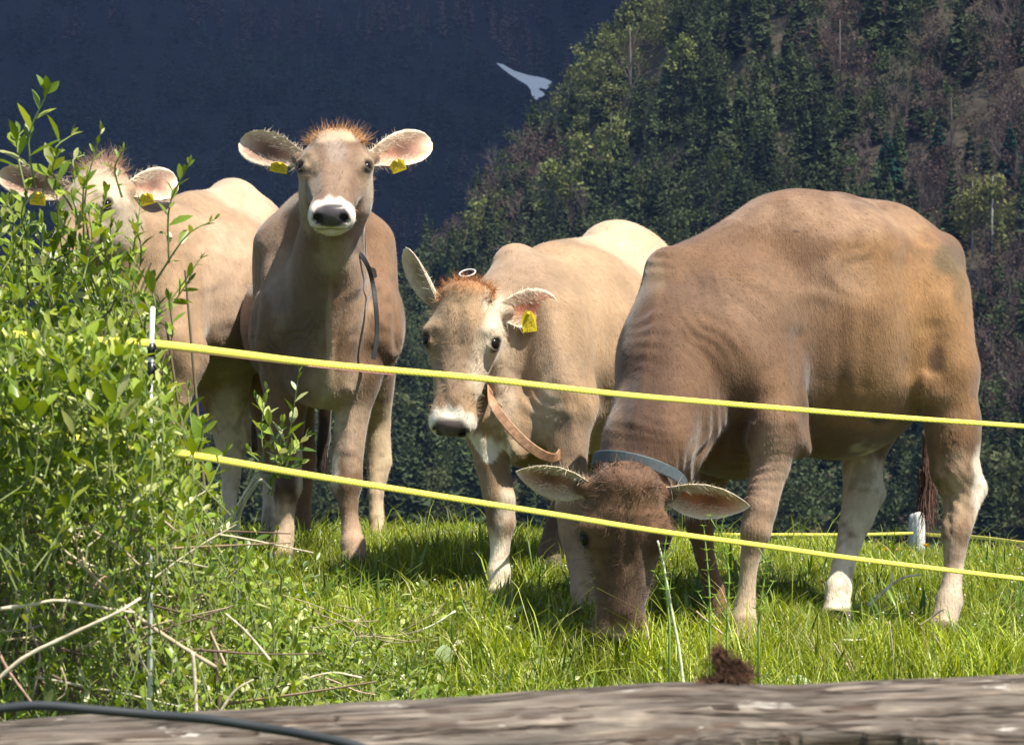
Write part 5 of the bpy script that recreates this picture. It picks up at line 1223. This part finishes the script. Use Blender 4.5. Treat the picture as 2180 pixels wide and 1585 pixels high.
def weed(pts, Y, label, whorls):
    p = spline([P(x, y, Y) for x, y in pts], 24); g = float(ground(p[0][0], Y)); p0 = V(p[0][0], Y, min(p[0][2], g+.0)); p = np.vstack([p0, p])
    root = empty('tall_weed', tuple(p0)); tag(root, label, 'weed', 'tall whorled weeds in front of the grazing cow'); mb = MB(); mb.tube(p, np.linspace(.0032, .0014, len(p)), (.26, .38, .09), 6); 
    r = np.random.default_rng(int(pts[0][0])); lv = []
    for i in range(whorls):
        t = .25+.75*i/(whorls-1); c = p[int(t*(len(p)-1))]; K = 7; a = r.random()*6+np.arange(K)*6.283/K; s_ = (.030-.018*t)*(1+.2*r.normal())
        lv.append((np.tile(c, (K, 1)), np.stack([np.cos(a), np.sin(a), .35+0*a], 1), np.tile(V(0, 0, 1), (K, 1))+r.normal(0, .1, (K, 3)), np.full(K, s_)))
        if i % 3 == 1 and t < .85:
            e = c+V(r.choice([-1, 1])*.03, 0, .045); mb.tube([c, (c+e)/2-V(0, 0, .004), e], .0013, (.26, .38, .09), 5)
            lv.append((np.tile(e, (6, 1)), np.stack([np.cos(a[:6]), np.sin(a[:6]), .5+0*a[:6]], 1), np.tile(V(0, 0, 1), (6, 1)), np.full(6, .014)))
    finish_leaves(lv, r, 'foliage', root, (.22, .3), [(.16, .27, .04), (.24, .36, .07)]); mb.build('stem', M_STEM, root)
weed([(1512, 1400), (1512, 1290), (1506, 1200), (1498, 1120)], 6.95, 'tall whorled weed just right of the muzzle of the grazing cow', 9)
weed([(1548, 1400), (1548, 1310), (1552, 1220), (1536, 1135), (1542, 1100)], 6.95, 'tallest whorled weed, its tip on the inside of the ear', 11)
weed([(1425, 1330), (1418, 1250), (1412, 1200), (1420, 1130)], 6.9, 'whorled weed climbing along the pale straight stalk', 8)
weed([(1615, 1330), (1620, 1280), (1632, 1210), (1655, 1150)], 7.0, 'slender whorled weed right of the foreleg of the grazing cow', 7)
def broad_leaf(name, col, row, Y, L, W, dirv, nrm, label, c=(.30, .42, .16)):
    p = P(col, row, Y); d = np.array([dirv], float); v, q = leaves(p[None], d, np.array([nrm], float), np.array([L]), np.array([W]), .12, .1); mb = MB(); f = fix_tris(q); v2 = v+V(0, .0012, 0)
    mb.add(v, f, c); g = float(ground(p[0], Y)); mb.tube(spline([V(p[0]+.02, Y, g), p-V(0, 0, .01), p], 6), .0016, (.25, .33, .1), 5)
    tag(mb.build(name, M_LEAF, None, origin=p), label, 'leaf')
broad_leaf('round_leaf', 948, 1412, 7.3, .050, .052, (-.1, 0, 1), (.1, -1, .3), 'pale round leaf standing in the grass below the middle cow', (.45, .56, .30))
broad_leaf('dock_leaf', 1735, 1455, 7.2, .08, .04, (-1, 0, .25), (0, -.8, 1), 'pale broad leaf lying just behind the top of the log at the right', (.42, .52, .28))

M_ROPE = col_mat('yellow_rope', .45, .4, .15, 200, bumps=(400, .3, .0006))
def rope(name, pts, r0, label, cat='rope', colr=(.92, .80, .04), strands_=4, pitch=.012, sag=.006, group=None, n_per=9, flat=.4):
    p = np.array([P(*a) for a in pts]); L = np.linalg.norm(np.diff(p, axis=0), axis=1).sum(); n = int(L/pitch*n_per); q = spline(p, n)
    t = np.gradient(q, axis=0); t /= np.linalg.norm(t, axis=1)[:, None]; a = np.cross(t, V(0, 0, 1)); a /= np.linalg.norm(a, axis=1)[:, None]; b = np.cross(t, a); K = 14
    s_ = np.linspace(0, L, n)[:, None]; th = np.linspace(0, 2*np.pi, K, endpoint=False)[None]
    ph = strands_*(th-2*np.pi*s_/(pitch*strands_)); rr = r0*(.95+.09*np.abs(np.cos(ph/2))-.04)
    v = q[:, None]+rr[..., None]*(a[:, None]*np.cos(th)[..., None]*flat+b[:, None]*np.sin(th)[..., None])
    light = (np.abs(np.cos(ph/2+ .4)) > .93)[..., None]; c = np.where(light, np.array((.95, .90, .45)), np.array(colr))*(1-.35*(np.abs(np.cos(ph/2)) < .25))[..., None]  # strand highlights and groove shade painted into the rope colour
    i, j = np.meshgrid(np.arange(n-1), np.arange(K), indexing='ij'); f = np.stack([i*K+j, i*K+(j+1) % K, (i+1)*K+(j+1) % K, (i+1)*K+j], -1).reshape(-1, 4)
    o = mesh_obj(name, v.reshape(-1, 3), f, M_ROPE, None, c.reshape(-1, 3), origin=q[0]); tag(o, label, cat, group); return o
rope('fence_rope', [(-120, 706, 4.25), (20, 712, 4.35), (150, 724, 4.45), (320, 731, 4.55), (500, 752, 4.8), (700, 776, 5.15), (1000, 803, 5.7), (1290, 836, 6.2), (1500, 855, 6.55), (1830, 882, 7.05), (2180, 907, 7.6), (2330, 916, 7.8)], .0068, 'upper yellow twisted fence rope crossing in front of all the cows')
rope('fence_rope', [(-120, 900, 4.25), (100, 925, 4.35), (320, 955, 4.55), (430, 972, 4.7), (640, 1008, 5.05), (900, 1050, 5.5), (1170, 1093, 6.0), (1400, 1130, 6.4), (1640, 1163, 6.75), (1830, 1190, 7.05), (2180, 1232, 7.6), (2330, 1248, 7.8)], .0064, 'lower yellow twisted fence rope passing in front of the legs')
rope('fence_rope', [(700, 1128, 15.6), (1170, 1136, 15.8), (1400, 1137, 15.9), (1770, 1138, 16), (1860, 1137, 16), (1950, 1135, 16.0), (1985, 1138, 15.9), (2080, 1143, 15.4), (2180, 1155, 15), (2300, 1168, 14.8)], .0095, 'far yellow fence rope on the crest of the meadow behind the cows', pitch=.06)
mb = MB(); mb.tube(spline([P(322, 738, 4.56), P(430, 752, 4.72), P(560, 768, 4.95), P(690, 783, 5.12), P(840, 798, 5.4)], 50), .0011, (.42, .20, .20), 6); tag(mb.build('thin_wire', M_WEB, None, origin=P(322, 738, 4.56)), 'thin reddish wire running just under the upper yellow rope at the left', 'wire')
def fence_stake():
    x, Y = 320, 4.55; b = P(x, 960, Y); g = float(ground(b[0], Y)); root = empty('fence_stake', (b[0], Y, g)); tag(root, 'slim white plastic fence stake with black clips, half hidden in the shrub', 'fence stake')
    mb = MB(); top = P(325, 652, Y); mb.tube([V(b[0], Y, g), P(319, 830, Y), P(322, 735, Y), top-V(0, 0, .003), top], [.0045, .0045, .0045, .0045, .002], (.82, .82, .80), 12); mb.build('rod', M_TAG, root)
    for i, (yy, hgt) in enumerate([(745, .022), (790, .03)]):
        c = P(322, yy, Y); mb = MB(); mb.tube([c-V(0, 0, hgt/2), c+V(0, 0, hgt/2)], .0062, (.015, .015, .017), 12); mb.tube([c+V(.004, -.004, 0), c+V(.009, -.012, .003), c+V(.006, -.014, .012)], .0018, (.015, .015, .017), 6); mb.build('clip', M_TAG, root)
fence_stake()
def far_post(col, rt, rb, Y, rad, c, label):
    b = P(col, rb, Y); g = float(ground(b[0], Y)); o = MB(); t = P(col, rt, Y)
    o.tube([V(b[0], Y, g-.1), (b+t)/2, t-V(0, 0, .03), t-V(0, 0, .006), t], [rad, rad*.98, rad*.95, rad*.75, rad*.3], c, 14); tag(o.build('fence_post', M_DRY, None, origin=V(b[0], Y, g)), label, 'post')
far_post(1957, 1089, 1170, 15.9, .034, (.80, .78, .72), 'whitish round post behind the grazing cow, the front one of two on the crest')
far_post(1948, 1092, 1165, 17.2, .040, (.40, .40, .38), 'greyish post directly behind the whitish one on the crest')

# the weathered top rail of the roadside fence
def build_log():
    Y = 3.0; r = np.random.default_rng(4); NXL, NA = 520, 150; px = np.linspace(-500, 2700, NXL)
    top = np.interp(px, [-500, 0, 200, 400, 700, 1000, 1250, 1420, 1540, 1640, 1700, 1850, 2180, 2700], [1552, 1541, 1530, 1522, 1507, 1492, 1470, 1455, 1453, 1461, 1462, 1450, 1438, 1425])
    k = np.ones(15)/15; top = np.convolve(np.pad(top, 7, 'edge'), k, 'valid')
    X = (px-CX)/F0*Y; R_ = .135; ang = np.linspace(0, 2*np.pi, NA, endpoint=False)
    zc = (CY-top)/F0*(Y)-R_*1.0
    A, XX = np.meshgrid(ang, X)
    # arc length coordinate on the camera side, 0 at the top
    s_ = (A)*R_                                   # angle measured from the top towards the camera
    s_ = np.where(s_ > np.pi*R_, s_-2*np.pi*R_, s_)
    kx, ks, KR = (1745-CX)/F0*Y, .172, .055
    dx = (XX-kx)/2.6; ds = s_-ks; d2 = dx*dx+ds*ds
    flow = ds*(1-KR*KR/np.maximum(d2, KR*KR*.3))
    out = d2 > KR*KR; gr = np.where(out, ks+flow, ks+.5*np.sqrt(d2))
    p3 = lambda a, b, c: np.stack([a, b, c], -1)
    n1 = vnoise(p3(XX*6+50, gr*60+50, gr*0), 1); n2 = vnoise(p3(XX*14+9, gr*260+90, gr*0), 1); n3 = vnoise(p3(XX*2.5+3, np.cos(A)*1+9, np.sin(A)+9), 1)
    crack = np.clip((n2-.72)/.1, 0, 1)*np.clip((n1-.35)/.2, 0, 1)
    rad = R_+.010*(n3-.5)+.0045*(n1-.5)+.0028*(n2-.5)-.004*crack
    rad += np.where(out, .010*np.exp(-((np.sqrt(d2)-KR*1.15)/.016)**2), -.028*(1-d2/KR/KR))
    Yv = Y+.0-np.sin(A)*rad; Zv = zc[:, None]+np.cos(A)*rad
    v = np.stack([XX, Yv, Zv], -1).reshape(-1, 3)
    i, j = np.meshgrid(np.arange(NXL-1), np.arange(NA), indexing='ij'); f = np.stack([i*NA+j, (i+1)*NA+j, (i+1)*NA+(j+1) % NA, i*NA+(j+1) % NA], -1).reshape(-1, 4)
    base = np.array((.128, .108, .090)); pale = np.array((.33, .28, .22)); dark = np.array((.055, .034, .023)); tan = np.array((.20, .135, .07))
    c = base[None, None]*(.7+.6*n1[..., None]); n4 = vnoise(p3(XX*30+9, gr*420+90, gr*0), 1); n5 = vnoise(p3(XX*9+3, gr*130+40, gr*0+5), 1)
    m = (np.clip((n4-.45)*2.5, 0, 1)*np.clip((n5-.35)*3, 0, 1))[..., None]*.4; c = c*(1-m)+pale*m; m = np.clip((vnoise(p3(XX*20, gr*300+9, gr*0+8), 1)-.6)*4, 0, 1)[..., None]*.5; c = c*(1-m)+dark*m
    c = c*(1-crack[..., None]*.8)+dark*crack[..., None]*.8
    lich = np.clip((vnoise(p3(XX*60+3, s_*190+30, s_*0), 1)*.6+vnoise(p3(XX*14+3, s_*30+60, s_*0), 1)*.4-.72)/.05, 0, 1)[..., None]; pass
    ins = np.clip((KR*1.05-np.sqrt(d2))/.012, 0, 1)[..., None]; rings = (.85+.12*np.sin(np.sqrt(d2)*1400+n1*5)[..., None]); c = c*(1-ins)+tan*rings*ins
    m, t, b = new_mat('weathered_wood', .85, .2); a = nd(t, 'ShaderNodeVertexColor', layer_name='Col'); n = noise(t, 55, 6, .75, (.08, 1, 1)); r_ = ramp(t, n.outputs[0], [(.36, (.30, .26, .23)), (.47, (.95, .95, .95)), (.53, (1., 1., 1.)), (.66, (1.7, 1.65, 1.6))])
    li = noise(t, 42, 5, .6, (.35, 1, 1)); lr = ramp(t, li.outputs[0], [(.63, (0, 0, 0)), (.70, (.8, .8, .8))]); t.links.new(mixc(t, mixc(t, a.outputs[0], r_.outputs[0], 1., 'MULTIPLY'), (.46, .43, .38), lr.outputs[0]), b.inputs['Base Color']); n_ = noise(t, 160, 4, .7, (.1, 1, 1)); bump(t, b, n_.outputs[0], .6, .004); ck = noise(t, 38, 4, .6, (.05, 1, 1), loc=(3, 1, 2)); cr = ramp(t, ck.outputs[0], [(.455, (1, 1, 1)), (.490, (.12, .09, .07)), (.500, (.12, .09, .07)), (.525, (1, 1, 1))]); src = b.inputs['Base Color'].links[0].from_socket; t.links.new(mixc(t, src, cr.outputs[0], .85, 'MULTIPLY'), b.inputs['Base Color'])
    root = empty('wooden_rail', (0, Y, float(zc.mean()))); tag(root, 'weathered grey-brown log rail with swirling grain along the bottom edge', 'log')
    mesh_obj('log', v, f, m, root, c.reshape(-1, 3))
build_log()
mb = MB(); q = spline([P(-300, 1506, 2.80), P(-40, 1509, 2.80), P(80, 1501, 2.80), P(200, 1510, 2.80), P(330, 1521, 2.80), P(450, 1531, 2.79), P(560, 1548, 2.78), P(650, 1563, 2.76), P(760, 1588, 2.74), P(900, 1640, 2.72), P(1050, 1730, 2.7)], 120)
mb.tube(q, .0048, (.035, .038, .04), 14); M_CABLE, _t, _b = new_mat('cable_rubber', .45, .4); _b.inputs['Base Color'].default_value = (.035, .04, .043, 1)
tag(mb.build('cable', M_CABLE, None, origin=q[0]), 'dark grey cable curving over the log at the lower left', 'cable')
def build_clump():
    r = np.random.default_rng(12); Y = 3.0; rt, dr = [], []
    for cx, cy, rx, ry, n in [(1562, 1432, 32, 22, 2600), (1532, 1398, 13, 17, 800), (1512, 1450, 26, 7, 400)]:
        e = r.normal(0, 1, (n, 3)); e /= np.linalg.norm(e, axis=1)[:, None]; q = r.random(n)**.4
        rt.append(P(cx, cy, Y)+e*q[:, None]*V(rx, rx*.8, ry)/F0*Y); dr.append(e+r.normal(0, .8, (n, 3)))
    rt = np.concatenate(rt); dr = np.concatenate(dr); n = len(rt); cl = vnoise(rt, 160)[:, None]
    cc = np.array((.14, .075, .045))*(.35+1.3*cl)+np.array((.10, .06, .03))*np.clip(cl-.6, 0, 1)*3
    v, q, c = strands(rt, dr, r.uniform(.004, .011, n), .0011, cc, .6, 3, 4)
    tag(mesh_obj('fuzzy_tuft', v, q, M_DRY, None, c, origin=P(1555, 1455, Y)), 'small fuzzy red-brown tuft sitting on top of the log', 'tuft')
build_clump()
build_haze()
